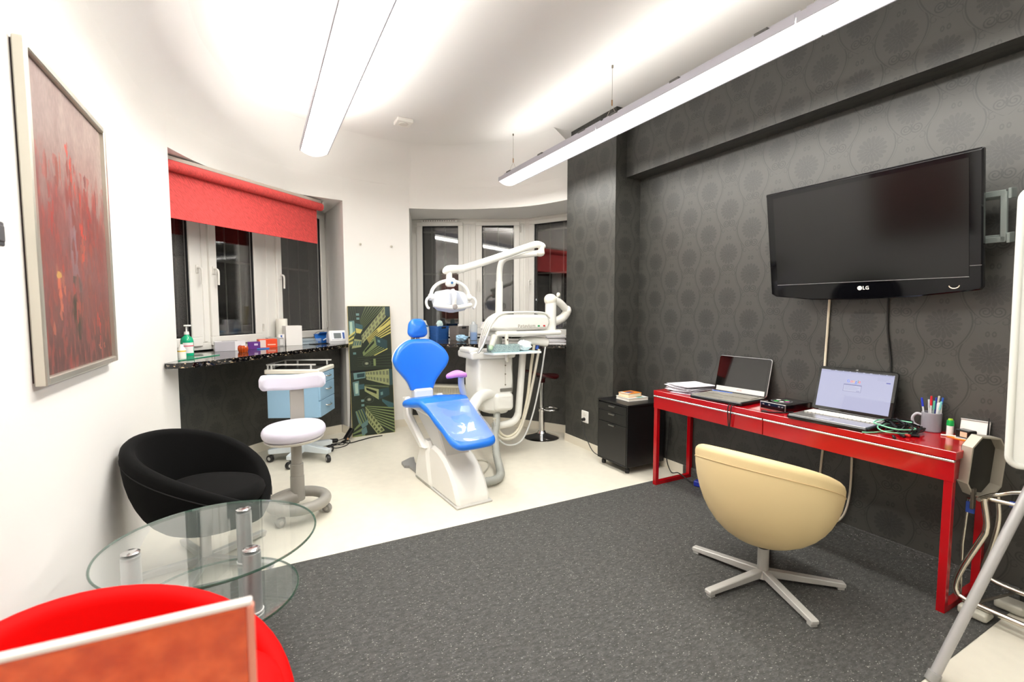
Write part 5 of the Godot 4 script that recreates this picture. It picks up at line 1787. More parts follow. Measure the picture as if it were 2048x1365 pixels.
func desk_things() -> void:
	# heap of papers left of the first laptop
	var rng := RandomNumberGenerator.new()
	rng.seed = 3
	var pp := thing("paper_stack", "untidy heap of white papers at the left end of the red desk", "papers", V(2.87, 0.7405, -2.50))
	var white := M("ebe9ee", 0.8)
	for k in 15:
		var x := Transform3D(Basis(Vector3.UP, rng.randf_range(-0.16, 0.16)) * Basis(V(0, 0, 1), 0.0), V(rng.randf_range(-0.02, 0.02), 0.0005 + k * 0.0034, rng.randf_range(-0.03, 0.03)))
		var rings := []
		for i in 7:
			var u := -1.0 + i / 3.0
			var lift := 0.004 * sin(u * 2.0 + k) + 0.004
			var ring := PackedVector3Array()
			for q in [Vector2(-0.135, 0), Vector2(0.135, 0), Vector2(0.135, 0.0012), Vector2(-0.135, 0.0012)]:
				ring.append(V(q.x + u * 0.0, q.y + lift * absf(u), u * 0.105))
			rings.append(ring)
		part("sheet", mb(x).loft(rings, true, 30.0), white, pp)
	part("sheet", mb(rot(Vector3.UP, 14, V(-0.09, 0.001, 0.06))).box(V(0, 0.001, 0), V(0.15, 0.001, 0.21)), M("e3d2de", 0.8), pp)
	single("pen", mb().tube([V(0, 0.004, -0.075), V(0, 0.004, 0.075)], 0.004, 8), M("2f63c4", 0.35), "blue pen lying across the hinge edge of the first laptop", "pen", V(2.90, 0.767, -2.24), deg_to_rad(8))
	# slim black disc drive with a disc on it
	var b := thing("disc_drive", "slim black drive box between the two laptops", "disc drive", V(2.885, 0.74, -1.765), deg_to_rad(-3))
	part("case", mb().box(V(0, 0.0235, 0), V(0.25, 0.043, 0.165), 0.003), M("0d0c0e", 0.15, 0.0, 0.6), b)
	part("trim", mb().box(V(-0.126, 0.0235, 0), V(0.004, 0.046, 0.169), 0.001), M("a9a7a4", 0.3, 0.8), b)
	part("front_plate", mb().box(V(-0.1285, 0.0235, 0), V(0.002, 0.036, 0.157)), M("070709", 0.1), b)
	for q in [-0.06, -0.02, 0.045, 0.065]:
		part("port", mb().box(V(-0.130, 0.031, q), V(0.002, 0.006, 0.012)), M("9d9da0", 0.4, 0.5), b)
	for q in [[-0.11, 0.0], [0.11, 0.0]]:
		part("foot", mb().box(V(q[0], 0.0015, 0), V(0.012, 0.003, 0.13)), M("101010", 0.6), b)
	var cd := thing("disc", "printed compact disc lying on the black drive box", "disc", V(2.87, 0.785, -1.785))
	part("disc_body", mb().cyl(V(0, 0, 0), V(0, 0.0014, 0), 0.06, -1, 40), M("d3d4d6", 0.15, 0.7), cd)
	part("label_print", mb().cyl(V(0, 0.0014, 0), V(0, 0.0019, 0), 0.055, -1, 40), M("2a2a2b", 0.4), cd)
	for q in [[0.4, "2fbf4a"], [1.5, "d64fa8"], [2.6, "e6e6e2"], [3.6, "2fbf4a"], [5.2, "e0e0dc"]]:
		part("print_patch", mb(off(V(cos(q[0]) * 0.034, 0.002, sin(q[0]) * 0.034))).cyl(Vector3.ZERO, V(0, 0.0006, 0), 0.014, -1, 10), M(q[1], 0.4), cd)
	# mug of pens
	var mg := V(3.0, 0.74, -1.085)
	var m := thing("mug", "frosted grey mug full of pens on the red desk", "mug", mg, deg_to_rad(0))
	var frost := M("8e8c94", 0.35)
	part("cup", mb().lathe([Vector2(0.0, 0.0), Vector2(0.036, 0.0), Vector2(0.0395, 0.004), Vector2(0.0405, 0.096), Vector2(0.0385, 0.098), Vector2(0.0365, 0.096), Vector2(0.0355, 0.008), Vector2(0.0, 0.007)], Vector3.ZERO, 32), frost, m)
	part("handle", mb().tube(spl([V(-0.012, 0.08, -0.037), V(-0.018, 0.083, -0.056), V(-0.023, 0.06, -0.07), V(-0.02, 0.03, -0.064), V(-0.012, 0.016, -0.04)], 5), 0.0068, 10), M("b3b0b6", 0.35), m)
	var pens := [["blue-capped pen leaning furthest left in the mug", "1f35b8", -0.024, -0.008, 0.168, "d6d6da"], ["white pen with a clear barrel in the mug, beside the blue cap", "c4c6ca", -0.012, 0.010, 0.160, "dcdcdc"], ["dark blue pen standing at the back of the mug", "27389a", 0.002, 0.022, 0.172, "2a3c9a"], ["red pen standing tallest in the middle of the mug", "c8202a", -0.002, -0.004, 0.182, "d9d7d6"], ["silver grey pen beside the red pen in the mug", "b4b4a8", 0.012, 0.010, 0.184, "b9b8b0"], ["mid blue pen right of the silver pen in the mug", "2c58b4", 0.018, 0.020, 0.176, "3a5fae"], ["mint green pen at the right front of the mug", "57b49a", 0.010, -0.018, 0.162, "8c9c98"], ["pale turquoise pen at the right side of the mug", "7cc8c8", 0.022, -0.004, 0.160, "a9b4b6"]]
	for q in pens:
		var pn := thing("pen", q[0], "pen", mg + V(q[3] * 0.8, 0.009, q[2] * 0.8), 0.0, "pens in the mug")
		var lean := V(q[3] * 0.6, 0, q[2] * 0.9)
		var top: Vector3 = V(0, q[4] - 0.01, 0) + lean
		part("barrel", mb().cyl(Vector3.ZERO, top * 0.8, 0.0038, -1, 10), M(q[5], 0.35), pn)
		part("cap", mb().cyl(top * 0.72, top, 0.005, 0.0044, 10, 0.001), M(q[1], 0.35), pn)
	var sc := thing("letter_opener", "white plastic cutter with an orange stripe at the right of the mug", "cutter", mg + V(0.0, 0.009, 0.026))
	part("blade", mb().extr(rrect(0.022, 0.135, 0.01, V2(0, 0.075)), -0.002, 0.002, 0.0006), M("ecebea", 0.3), sc)
	sc.rotation = V(0.05, PI / 2, 0)
	part("stripe", mb().box(V(0.0, 0.115, 0.0022), V(0.012, 0.02, 0.001)), M("e08a1c", 0.4), sc)
	# glue stick
	var gs := thing("glue_stick", "white glue stick with a green cap beside the mug", "glue stick", V(2.985, 0.7405, -1.005))
	part("tube", mb().cyl(V(0, 0, 0), V(0, 0.048, 0), 0.0135, -1, 20, 0.001), M("eeeeec", 0.35), gs)
	part("cap", mb().cyl(V(0, 0.048, 0), V(0, 0.074, 0), 0.0148, 0.0135, 20, 0.001), M("12a04a", 0.35), gs)
	part("cap_knob", mb().cyl(V(0, 0.074, 0), V(0, 0.082, 0), 0.0095, 0.009, 16, 0.001), M("9fce3a", 0.35), gs)
	# note, stamp, card holder
	single("note", mb().prism(PackedVector2Array([Vector2(2.935, -1.0), Vector2(2.90, -0.885), Vector2(3.0, -0.89), Vector2(3.03, -0.985)]), 0.7405, 0.7425), M("e8811e", 0.8), "orange paper note under the black stamp on the desk", "note")
	single("pencil", mb().tube([V(2.937, 0.7445, -1.022), V(2.965, 0.7445, -0.975)], 0.004, 8), M("efe9e2", 0.4), "short white stick in front of the green-capped glue", "stick")
	var st := thing("stamp", "small black stamp block with a pale end label", "stamp", V(2.985, 0.7428, -0.945), deg_to_rad(-18))
	part("block", mb().box(V(0, 0.019, 0), V(0.05, 0.038, 0.062), 0.004), M("121110", 0.35), st)
	part("label", mb().box(V(-0.0256, 0.018, 0.008), V(0.001, 0.024, 0.03)), M("d8b296", 0.6), st)
	var ch := thing("card_holder", "folded silver metal holder at the right end of the desk", "holder", V(3.0, 0.7405, -0.925), deg_to_rad(6))
	part("back_leaf", mb(rot(V(0, 0, 1), -18, V(0.015, 0.004, 0))).box(V(0, 0.04, 0), V(0.003, 0.08, 0.105), 0.001), M("cfcac6", 0.3, 0.4), ch)
	part("base_leaf", mb().box(V(-0.02, 0.002, 0), V(0.08, 0.003, 0.105), 0.001), M("cfcac6", 0.3, 0.4), ch)
	part("lip", mb(rot(V(0, 0, 1), -18, V(0.015, 0.004, 0))).box(V(-0.004, 0.082, 0), V(0.012, 0.004, 0.105), 0.001), M("dcd8d4", 0.3, 0.4), ch)
	single("antenna", mb().cyl(V(0, 0, 0), V(0.004, 0.105, 0), 0.005, 0.002, 8).cyl(V(0, 0, 0), V(0, 0.012, 0), 0.012, -1, 12), M("0e0e0f", 0.5), "thin black antenna standing behind the octagonal pan", "antenna", V(3.025, 0.7405, -0.88))

# ------------------------------------------------------------------ things on the windowsills
func bottle_label(t: Node3D, m: Material, r: float, y0: float, y1: float, a0: float, a1: float) -> void:
	var rings := []
	for y in [y0, y1]:
		var ring := PackedVector3Array()
		for i in 9:
			var a := lerpf(a0, a1, i / 8.0)
			ring.append(V(cos(a) * r, y, sin(a) * r))
		rings.append(ring)
	part("label", mb().loft(rings, false, 60.0, false, true), m, t)

func sill_things() -> void:
	var s := SILL
	var g := thing("soap_bottle", "green pump bottle of liquid soap at the left end of the sill", "bottle", V(-0.505, s + 0.006, -4.42))
	part("bottle", mb().lathe([Vector2(0, 0), Vector2(0.04, 0), Vector2(0.044, 0.006), Vector2(0.044, 0.115), Vector2(0.038, 0.14), Vector2(0.018, 0.158), Vector2(0.016, 0.168), Vector2(0, 0.168)], Vector3.ZERO, 28), M("0fa577", 0.15), g)
	part("pump", mb().cyl(V(0, 0.168, 0), V(0, 0.19, 0), 0.018, 0.016, 16).cyl(V(0, 0.19, 0), V(0, 0.232, 0), 0.006, -1, 10).rbox(V(0.008, 0.236, 0.008), V(0.05, 0.014, 0.022), 0.006), M("f0efec", 0.3), g)
	bottle_label(g, M("ece9ea", 0.5), 0.0446, 0.025, 0.105, deg_to_rad(20), deg_to_rad(120))
	part("label_band", mb().lathe([Vector2(0.0, 0.076), Vector2(0.0449, 0.076), Vector2(0.0449, 0.084), Vector2(0, 0.084)], Vector3.ZERO, 28), M("d2586a", 0.5), g)
	var w := thing("lotion_bottle", "small white bottle with a yellow mark beside the green soap", "bottle", V(-0.515, s + 0.006, -4.20))
	part("bottle", mb().lathe([Vector2(0, 0), Vector2(0.026, 0), Vector2(0.028, 0.005), Vector2(0.028, 0.07), Vector2(0.014, 0.088), Vector2(0.012, 0.105), Vector2(0, 0.105)], Vector3.ZERO, 20), M("eeece6", 0.3), w)
	part("mark", mb().lathe([Vector2(0, 0.052), Vector2(0.0284, 0.052), Vector2(0.0284, 0.06), Vector2(0, 0.06)], Vector3.ZERO, 20), M("e2b923", 0.4), w)
	var gs := thing("glass_plate", "sheet of clear glass lying on the left end of the sill", "glass plate", V(-0.46, s, -4.36))
	var e := clear("7fd0b4", 0.12)
	part("pane", mb().prism(PackedVector2Array([Vector2(-0.06, 0.29), Vector2(0.165, -0.09), Vector2(0.02, -0.33), Vector2(-0.13, 0.05)]), 0.0, 0.006), e, gs)
	part("edge", mb().tube([V(-0.06, 0.003, 0.29), V(0.165, 0.003, -0.09)], 0.0035, 6), M("2c8a6a", 0.15), gs, "green glass edge")
	# boxes: [label, x, z, turn, size, colour]
	var bx := func(called: String, label: String, x: float, z: float, turn: float, size: Vector3, col: String, cat := "box", grp := "") -> Node3D:
		var t := thing(called, label, cat, V(x, s, z), deg_to_rad(turn), grp)
		part("carton", mb().box(V(0, size.y / 2, 0), size, 0.0015), M(col, 0.45), t)
		return t
	var gb: Node3D = bx.call("glove_box", "white and grey glove box with a magenta dot on the sill", -0.245, -4.90, 8, V(0.235, 0.085, 0.13), "e9e7ea")
	part("grey_face", mb().box(V(-0.04, 0.0425, 0.0655), V(0.15, 0.083, 0.001)), M("b9b6bd", 0.45), gb)
	part("dot", mb().cyl(V(0.075, 0.03, 0.065), V(0.075, 0.03, 0.0665), 0.02, -1, 20), M("a2285c", 0.4), gb)
	lettering("S", 0.026, gb, off(V(0.075, 0.03, 0.0668)), M("f3e6ec", 0.4))
	part("opening", mb().box(V(0, 0.0856, 0), V(0.12, 0.001, 0.04)), M("6b6470", 0.7), gb)
	var am := thing("amber_cup", "crinkled amber plastic cup lying before the glove box", "cup", V(-0.135, s, -4.665))
	var ar := []
	for j in 5:
		var ring := PackedVector3Array()
		for i in 24:
			var a := TAU * i / 24
			var r: float = [0.026, 0.03, 0.033, 0.031, 0.024][j] * (1.0 + 0.07 * (1 if i % 2 else -1))
			ring.append(V(cos(a) * r * 1.2, 0.014 * j + 0.0005, sin(a) * r))
		ar.append(ring)
	part("cup_body", mb().loft(ar, true, 20.0), M("b4460e", 0.12), am)
	var pu: Node3D = bx.call("carton", "purple carton standing next to the white glove box", -0.055, -4.965, 6, V(0.10, 0.068, 0.05), "5d2380", "box", "")
	part("print", mb().box(V(0.015, 0.044, 0.0255), V(0.03, 0.018, 0.001)), M("c9b6d8", 0.5), pu)
	var og: Node3D = bx.call("carton", "bright orange carton between the purple and the grey boxes", 0.055, -5.115, 10, V(0.16, 0.082, 0.10), "e8481a")
	part("print", mb().box(V(-0.045, 0.041, 0.0505), V(0.05, 0.07, 0.001)), M("ecd8d2", 0.5), og)
	part("print", mb().box(V(0.03, 0.03, 0.0505), V(0.07, 0.012, 0.001)), M("f4b49a", 0.5), og)
	var gy: Node3D = bx.call("carton", "pale grey carton behind the orange one", 0.125, -5.25, 8, V(0.15, 0.086, 0.08), "a7a8a6")
	part("print", mb().box(V(0.055, 0.043, 0.0405), V(0.03, 0.06, 0.001)), M("d9dad8", 0.5), gy)
	part("edge_stripe", mb().box(V(-0.072, 0.043, 0.0405), V(0.006, 0.086, 0.001)), M("232852", 0.5), gy)
	var card: Node3D = bx.call("leaflet_card", "small white card with a blue toothbrush picture", 0.185, -5.235, 6, V(0.055, 0.12, 0.004), "f0eeec", "card")
	part("brush_picture", mb().box(V(0.004, 0.065, 0.0024), V(0.006, 0.075, 0.0008)).box(V(0.0, 0.10, 0.0024), V(0.014, 0.018, 0.0008)), M("2a5fb4", 0.5), card)
	var tall: Node3D = bx.call("dispenser_box", "tall plain white box in front of the right pane", 0.29, -5.33, 12, V(0.155, 0.20, 0.13), "f1efeb")
	var roll := thing("paper_roll", "white paper roll behind the tall white box", "paper roll", V(0.20, s, -5.46))
	part("roll", mb().cyl(V(0, 0, 0), V(0, 0.27, 0), 0.055, -1, 28, 0.003), M("f0eee4", 0.8), roll)
	part("core", mb().cyl(V(0, 0.27, 0), V(0, 0.2705, 0), 0.02, -1, 16), M("9c8e78", 0.8), roll)
	var tr := thing("plastic_tray", "clear plastic tray between the white box and the blue device", "tray", V(0.46, s, -5.44), deg_to_rad(20))
	var cp := clear("bcd0dc", 0.22)
	part("tray_floor", mb().box(V(0, 0.004, 0), V(0.20, 0.004, 0.12), 0.001), cp, tr)
	for q in [[V(0, 0.03, 0.06), V(0.2, 0.055, 0.003)], [V(0, 0.03, -0.06), V(0.2, 0.055, 0.003)], [V(0.1, 0.03, 0), V(0.003, 0.055, 0.12)], [V(-0.1, 0.03, 0), V(0.003, 0.055, 0.12)]]:
		part("tray_side", mb().box(q[0], q[1], 0.001), cp, tr)
	single("mat", mb().box(V(0, 0.003, 0), V(0.24, 0.006, 0.10), 0.002), M("141517", 0.4), "thin black mat under the blue device", "mat", V(0.575, s, -5.39), deg_to_rad(35))
	var bd := thing("blue_stand", "blue folding instrument stand left of the white monitor", "instrument stand", V(0.60, s + 0.006, -5.48), deg_to_rad(25))
	part("leaf", mb(rot(V(1, 0, 0), -35, V(0, 0.035, 0))).box(V(0, 0.03, 0), V(0.17, 0.085, 0.012), 0.003), M("1d5fae", 0.3), bd)
	part("leaf", mb(rot(V(1, 0, 0), 60, V(0, 0.09, -0.02))).box(V(0.02, 0.02, 0), V(0.13, 0.05, 0.012), 0.003), M("174f95", 0.3), bd)
	part("stand_base", mb().box(V(0, 0.012, 0.015), V(0.17, 0.024, 0.06), 0.004), M("1a58a4", 0.3), bd)
	part("probe", mb().tube(spl([V(-0.03, 0.03, 0.05), V(0.02, 0.055, 0.06), V(0.08, 0.075, 0.06)], 4), 0.006, 8), M("e4e6ea", 0.3), bd)
	part("lead", mb().tube(spl([V(-0.09, 0.01, 0.02), V(-0.11, 0.06, 0.0), V(-0.06, 0.115, -0.02), V(0.03, 0.12, -0.02)], 5), 0.0022, 6), M("4a4a4c", 0.5), bd)
	var dv := thing("apex_monitor", "white desktop dental monitor with a small grey screen at the sill end", "monitor", V(0.72, s, -5.36), deg_to_rad(8))
	var dp := pv([Vector2(-0.075, 0.0), Vector2(0.07, 0.0), Vector2(0.08, 0.03), Vector2(0.03, 0.10), Vector2(-0.02, 0.14), Vector2(-0.07, 0.145), Vector2(-0.085, 0.08)])
	part("housing", mb(Transform3D(Basis(V(0, 0, -1), Vector3.UP, V(1, 0, 0)), Vector3.ZERO).rotated_local(Vector3.UP, 0.0)).extr(pv([Vector2(-0.06, 0.0), Vector2(0.06, 0.0), Vector2(0.06, 0.09), Vector2(0.02, 0.14), Vector2(-0.035, 0.14), Vector2(-0.075, 0.035)]), -0.09, 0.09, 0.01), M("edeef0", 0.25), dv)
	var face := rot(Vector3.RIGHT, -69.0, V(0, 0.07, 0.067))
	face = Transform3D(Basis(Vector3.RIGHT, deg_to_rad(-21)), V(0, 0.085, 0.058))
	part("bezel", mb(face).box(V(0.005, 0.0, 0.003), V(0.14, 0.085, 0.004), 0.002), M("dfe3ea", 0.3), dv)
	part("display", mb(face).box(V(-0.005, 0.0, 0.006), V(0.075, 0.06, 0.003), 0.001), M("6d7578", 0.15), dv)
	part("button_strip", mb(face).box(V(0.058, 0.0, 0.006), V(0.02, 0.07, 0.003), 0.001), M("2d56a4", 0.4), dv)
	single("pen", mb().tube([V(-0.05, 0.005, 0.02), V(0.05, 0.005, -0.03)], 0.005, 8), M("3f86d8", 0.35), "light blue pen lying on the sill before the orange carton", "pen", V(0.02, s, -4.93))
	# right-hand sill
	var cn := thing("wipe_canister", "white canister with a blue oval, behind the chair headrest", "canister", V(1.70, s, -5.40))
	part("can", mb().lathe([Vector2(0, 0), Vector2(0.06, 0), Vector2(0.065, 0.005), Vector2(0.065, 0.15), Vector2(0.045, 0.19), Vector2(0.03, 0.235), Vector2(0, 0.24)], Vector3.ZERO, 28), M("eceeec", 0.3), cn)
	part("oval", mb(Transform3D(Basis(Vector3.UP, 0.35), Vector3.ZERO)).ball(V(0.0, 0.165, 0.050), V(0.03, 0.02, 0.010), 14), M("2a6a9c", 0.4), cn)
	var basket := func(label: String, x: float, z: float, col: String) -> Node3D:
		var t := thing("storage_basket", label, "basket", V(x, s, z), deg_to_rad(27), "woven plastic baskets on the right sill")
		var m := M(col, 0.5)
		var rings := []
		for q in [[0.92, 0.0, 0.0], [0.94, 0.012, 0.0], [1.0, 0.14, 0.0], [1.02, 0.165, 0.022], [0.98, 0.165, 0.022], [0.9, 0.02, 0.0]]:
			var ring := PackedVector3Array()
			for p in rrect(0.22, 0.15, 0.03, Vector2.ZERO, 4):
				var lift: float = q[2] * maxf(0.0, 1.0 - pow(p.x / 0.085, 2.0))
				ring.append(V(p.x * q[0], q[1] + lift, p.y * q[0]))
			rings.append(ring)
		part("basket_body", mb().loft(rings, true, 40.0), m, t)
		for k in 7:
			var y := 0.02 + k * 0.017
			var rp := []
			for p in rrect(0.22 * (0.945 + 0.05 * y / 0.14), 0.15 * (0.945 + 0.05 * y / 0.14), 0.03, Vector2.ZERO, 4):
				rp.append(V(p.x, y, p.y))
			part("rib", mb().tube(rp, 0.0035, 5, true), m, t)
		part("grip_hole", mb().rbox(V(0, 0.148, 0.0755), V(0.075, 0.022, 0.006), 0.008), M("15171c", 0.8), t)
		return t
	basket.call("blue woven plastic basket with a tissue, behind the headrest", 1.90, -5.42, "285a9c")
	single("tissue", crumple(0.10, 0.10, 9), M("d9efee", 0.9), "white tissue poking out of the blue basket", "tissue", V(1.91, s + 0.14, -5.43))
	basket.call("grey woven plastic basket right of the blue one", 2.115, -5.31, "77706b")
	single("packet", mb().rbox(V(0, 0.02, 0), V(0.05, 0.04, 0.03), 0.008, 3), M("ecebe8", 0.4), "small white packet showing in the grey basket", "packet", V(2.12, s + 0.15, -5.30))
	single("cloth", crumple(0.19, 0.09, 23), M("a4c9e2", 0.85), "crumpled pale blue cloth in front of the grey basket", "cloth", V(2.0, s, -4.95))
	var lb := thing("liquid_bottle", "clear bottle half filled with blue liquid", "bottle", V(2.225, s, -5.13))
	part("bottle", mb().cyl(V(0, 0, 0), V(0, 0.19, 0), 0.046, -1, 28, 0.004).cyl(V(0, 0.19, 0), V(0, 0.215, 0), 0.03, 0.022, 20).cyl(V(0, 0.215, 0), V(0, 0.225, 0), 0.016, -1, 16), clear("dbe6ee", 0.35), lb)
	part("liquid", mb().cyl(V(0, 0.004, 0), V(0, 0.095, 0), 0.042, -1, 28, 0.003), M("2f8fe0", 0.25), lb, "blue liquid")
	var pk := thing("carton", "white carton with a printed front behind the hoses", "box", V(2.36, s, -5.03), deg_to_rad(20))
	part("carton_body", mb().box(V(0, 0.11, 0), V(0.14, 0.22, 0.08), 0.002), M("efedf0", 0.5), pk)
	part("print", mb().box(V(0.0, 0.17, 0.0405), V(0.08, 0.02, 0.001)), M("9fb6c9", 0.5), pk)
	part("print", mb().box(V(0.02, 0.07, 0.0405), V(0.05, 0.03, 0.001)), M("c9b4cc", 0.5), pk)
	var v := thing("vial", "short vial with a dark cap before the white carton", "vial", V(2.33, s, -4.80))
	part("vial_body", mb().cyl(V(0, 0, 0), V(0, 0.05, 0), 0.018, -1, 16, 0.002), M("dfe0ea", 0.3), v)
	part("cap", mb().cyl(V(0, 0.05, 0), V(0, 0.075, 0), 0.016, -1, 16, 0.002), M("2d3560", 0.4), v)
	for k in 7:
		var lab: String = ["lowest booklet of the pile by the pillar", "second booklet from the bottom by the pillar", "third booklet from the bottom by the pillar", "middle booklet of the pile by the pillar", "third booklet from the top by the pillar", "second booklet from the top by the pillar", "topmost booklet with red print by the pillar"][k]
		var bk := thing("booklet", lab, "booklet", V(2.83 + 0.012 * ((k * 5) % 3), s + k * 0.0125, -4.33 + 0.01 * ((k * 7) % 4)), deg_to_rad(-30 + (k * 11) % 9), "booklets stacked on the right sill")
		part("pages", mb().box(V(0, 0.006, 0), V(0.21, 0.0105, 0.15), 0.001), M(["e9e8ea", "d9d3d2", "efeff0"][k % 3], 0.6), bk)
		part("cover", mb().box(V(0, 0.0117, 0), V(0.212, 0.001, 0.152)), M(["f2f2f2", "c9d3e2", "f0e6e0"][k % 3], 0.4), bk)
	single("paper", mb().box(V(0, 0.001, 0), V(0.28, 0.002, 0.20)), M("f0eff0", 0.7), "loose white paper sheets lying on the right sill by the pillar", "paper", V(2.77, s, -4.24), deg_to_rad(-34))

# ------------------------------------------------------------------ cables and fixtures
func cables() -> void:
	var blk := M("0c0c0d", 0.5)
	var wht := M("d9cfba", 0.5)
	single("cable", mb().tube(spl([V(3.04, 1.46, -1.62), V(3.04, 1.25, -1.625), V(3.042, 1.0, -1.632), V(3.042, 0.78, -1.63), V(3.046, 0.6, -1.62), V(3.046, 0.40, -1.63), V(3.044, 0.15, -1.64)], 5), 0.007, 8), wht, "white cable hanging from the television behind the lit laptop", "cable")
	single("cable", mb().tube(spl([V(3.042, 1.44, -1.32), V(3.042, 1.25, -1.315), V(3.042, 1.05, -1.29), V(3.042, 0.9, -1.30), V(3.042, 0.8, -1.32)], 5), 0.005, 8), blk, "thin black cable hanging from the television", "cable")
	single("cable", mb().tube(spl([V(3.02, 0.60, -1.455), V(3.035, 0.45, -1.455), V(3.035, 0.25, -1.46), V(3.03, 0.12, -1.49), V(3.02, 0.055, -1.56), V(3.02, 0.05, -1.66)], 5), 0.006, 8), wht, "white cable looping under the red desk", "cable")
	single("cable", mb().tube(spl([V(2.92, 0.748, -1.97), V(2.80, 0.748, -1.96), V(2.66, 0.747, -1.965), V(2.635, 0.735, -1.966), V(2.632, 0.68, -1.968), V(2.632, 0.60, -1.975), V(2.632, 0.66, -1.985), V(2.637, 0.738, -1.99), V(2.68, 0.747, -1.985), V(2.80, 0.747, -1.94)], 5), 0.0035, 6), blk, "black cable looped over the front edge of the red desk", "cable")
	single("cable", mb().tube(spl([V(2.665, 0.745, -1.755), V(2.69, 0.745, -1.72), V(2.75, 0.745, -1.68), V(2.80, 0.745, -1.67)], 5), 0.004, 6).cyl(V(2.655, 0.748, -1.775), V(2.672, 0.746, -1.748), 0.007, -1, 8), blk, "short black plug lead in front of the drive box", "cable")
	# mint cable coil and black tangle
	var rng := RandomNumberGenerator.new()
	rng.seed = 40
	var loop := []
	for i in 22:
		var a := i * 0.62
		loop.append(V(2.80 + cos(a) * 0.085 + 0.01 * sin(i * 2.1), 0.7455 + 0.0022 * i, -1.155 + sin(a) * (0.062 + 0.0012 * i)))
	single("cable", mb().tube(spl([V(2.648, 0.745, -1.23), V(2.69, 0.745, -1.20)] + loop, 4), 0.0036, 6), M("7fc9a4", 0.45), "mint green cable coiled beside the lit laptop", "cable")
	var tangle := mb()
	for k in 6:
		var p := []
		for i in 9:
			p.append(V(2.87 + rng.randf_range(-0.11, 0.10), 0.748 + rng.randf_range(0.0, 0.05), -1.125 + rng.randf_range(-0.09, 0.055)))
		p[0].y = 0.745
		p[8].y = 0.745
		tangle.tube(spl(p, 5), 0.0038, 6)
	var tg := thing("cable_tangle", "tangle of black audio cables between laptop and mug", "cables", Vector3.ZERO)
	part("cords", tangle, blk, tg)
	for q in [[V(2.69, 0.747, -1.115), V(2.655, 0.747, -1.095)], [V(2.78, 0.747, -1.085), V(2.80, 0.747, -1.055)], [V(2.74, 0.75, -1.11), V(2.72, 0.748, -1.08)]]:
		part("plug", mb().cyl(q[0], q[1], 0.0065, -1, 8, 0.001), blk, tg)
	part("plug", mb().cyl(V(2.765, 0.748, -1.10), V(2.76, 0.748, -1.075), 0.007, -1, 8, 0.001), M("b4231c", 0.4), tg, "red plug")
	# floor tangle by the print, with adapters
	var ad := thing("power_adapter", "black power adapter leaning against the skyscraper print", "adapter", V(0.79, 0.03, -5.06), deg_to_rad(20))
	part("brick", mb(rot(V(0, 0, 1), 52)).rbox(V(0.02, 0.03, 0), V(0.13, 0.035, 0.06), 0.008), blk, ad)
	part("sticker", mb(rot(V(0, 0, 1), 52)).box(V(-0.03, 0.03, 0.0302), V(0.02, 0.018, 0.001)), M("d8a878", 0.6), ad)
	single("power_adapter", mb().rbox(V(0, 0.018, 0), V(0.09, 0.036, 0.055), 0.016), blk, "rounded black adapter lying beside the trolley castor", "adapter", V(0.625, 0, -5.04), deg_to_rad(-15))
	var fl := mb()
	fl.tube(spl([V(0.83, 0.95, -5.24), V(0.835, 0.6, -5.25), V(0.83, 0.25, -5.245), V(0.80, 0.06, -5.14), V(0.76, 0.01, -5.06), V(0.70, 0.006, -5.0), V(0.76, 0.006, -4.92), V(0.86, 0.006, -4.96), V(1.0, 0.006, -5.03), V(1.12, 0.006, -5.05)], 6), 0.005, 6)
	fl.tube(spl([V(0.52, 0.006, -5.10), V(0.60, 0.006, -4.96), V(0.70, 0.012, -4.97), V(0.78, 0.006, -5.0), V(0.72, 0.006, -4.85), V(0.62, 0.006, -4.80), V(0.58, 0.006, -4.88), V(0.68, 0.012, -4.93), V(0.76, 0.03, -5.03)], 6), 0.004, 6)
	fl.tube(spl([V(0.58, 0.02, -5.04), V(0.66, 0.008, -5.06), V(0.74, 0.03, -5.02), V(0.70, 0.006, -4.90), V(0.62, 0.006, -4.94), V(0.54, 0.006, -4.92)], 6), 0.004, 6)
	single("cable", fl, blk, "loose black power cables on the cream floor below the print", "cable")
	# socket on the pillar with its lead; extension block under the desk
	var so := thing("wall_socket", "white double wall socket on the black pillar", "socket", V(2.765, 0.315, -3.66))
	part("plate", mb().box(V(-0.006, 0, 0), V(0.012, 0.115, 0.105), 0.004), M("eeede8", 0.3), so)
	part("insert", mb().cyl(V(-0.010, 0.025, 0), V(-0.014, 0.025, 0), 0.022, -1, 20, 0.002), M("dddbd4", 0.35), so)
	part("plug", mb().cyl(V(-0.01, -0.022, 0), V(-0.045, -0.024, 0), 0.017, 0.013, 14, 0.003), blk, so)
	single("cable", mb().tube(spl([V(2.725, 0.29, -3.66), V(2.715, 0.22, -3.64), V(2.71, 0.12, -3.56), V(2.70, 0.03, -3.44), V(2.75, 0.006, -3.32)], 5), 0.004, 6), blk, "black lead running from the pillar socket to the floor", "cable")
	single("cable", mb().tube(spl([V(3.03, 0.45, -2.84), V(3.02, 0.25, -2.845), V(2.99, 0.10, -2.83), V(2.97, 0.012, -2.76), V(2.935, 0.042, -2.66), V(2.92, 0.042, -2.60), V(2.93, 0.012, -2.52), V(2.945, 0.03, -2.475)], 5), 0.0045, 6), blk, "black lead on the floor between the cabinet and the desk leg", "cable")
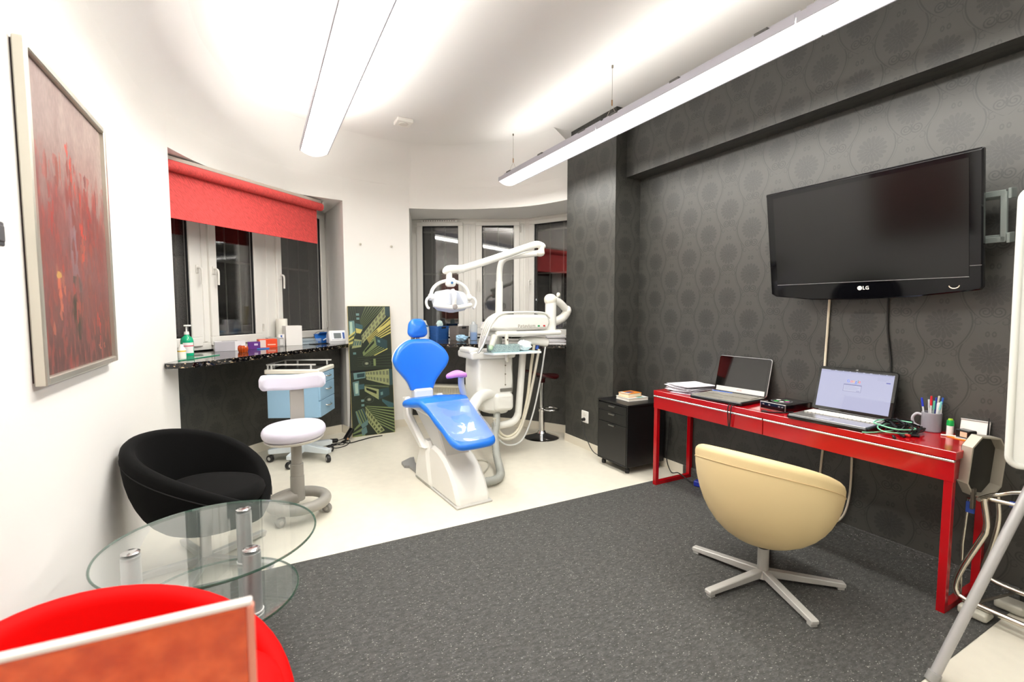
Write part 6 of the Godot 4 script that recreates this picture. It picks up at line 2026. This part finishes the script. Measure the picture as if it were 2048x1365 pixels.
	single("plug_block", mb().rbox(V(0, 0.022, 0), V(0.06, 0.044, 0.12), 0.01), M("1f2f9a", 0.35), "blue plug block on the floor under the red desk", "plug", V(2.94, 0.004, -2.42), deg_to_rad(20))

func fixtures() -> void:
	# smoke detector, wall hooks, switch, street lamp beyond the window
	var sd := thing("smoke_detector", "small square white detector on the ceiling between the lamps", "detector", V(1.23, 3.075, -4.43))
	part("case", mb().rbox(V(0, 0.008, 0), V(0.15, 0.034, 0.15), 0.01), M("f3f0e8", 0.4), sd)
	part("grille", mb().cyl(V(0, -0.014, 0), V(0, -0.008, 0), 0.04, 0.044, 20), M("e4e0d6", 0.5), sd)
	for q in [[0.985, "left one of two small hooks on the white pier"], [1.325, "right one of two small hooks on the white pier"]]:
		single("wall_hook", mb().cyl(V(0, 0, 0), V(0, 0, 0.012), 0.012, -1, 12, 0.002).tube(spl([V(0, 0, 0.01), V(0, -0.008, 0.03), V(0, 0.004, 0.04)], 4), 0.004, 6), M("c9c4b6", 0.35, 0.4), q[1], "hook", V(q[0], 2.06, -5.33 if q[0] < 1.2 else -5.357), 0.0, "hooks on the white pier")
	var sw := thing("light_switch", "dark grey light switch at the far left of the white wall", "switch", V(-0.648, 1.575, -1.86))
	part("plate", mb().rbox(V(0.006, 0, 0), V(0.014, 0.07, 0.06), 0.005), M("3c3f45", 0.4), sw)
	part("rocker", mb().box(V(0.014, 0, 0), V(0.006, 0.045, 0.04), 0.002), M("4a4d52", 0.4), sw)
	var sl := thing("street_lamp", "distant street lamp shining in the dark outside the right window", "street lamp", V(7.14, -1.5, -12.0))
	part("post", mb().cyl(V(0, 0, 0), V(0, 3.05, 0), 0.04, 0.03, 12), M("3a3a3a", 0.6), sl)
	part("lamp_bulb", mb().ball(V(0, 3.13, 0), V(0.07, 0.07, 0.07), 14), glow("ffffff", 6.0), sl)
	var ol := OmniLight3D.new()
	ol.name = "street_light"
	ol.position = V(0, 3.13, 0)
	ol.light_energy = 0.4
	ol.light_size = 0.05
	ol.omni_range = 20.0
	ol.shadow_enabled = true
	sl.add_child(ol)
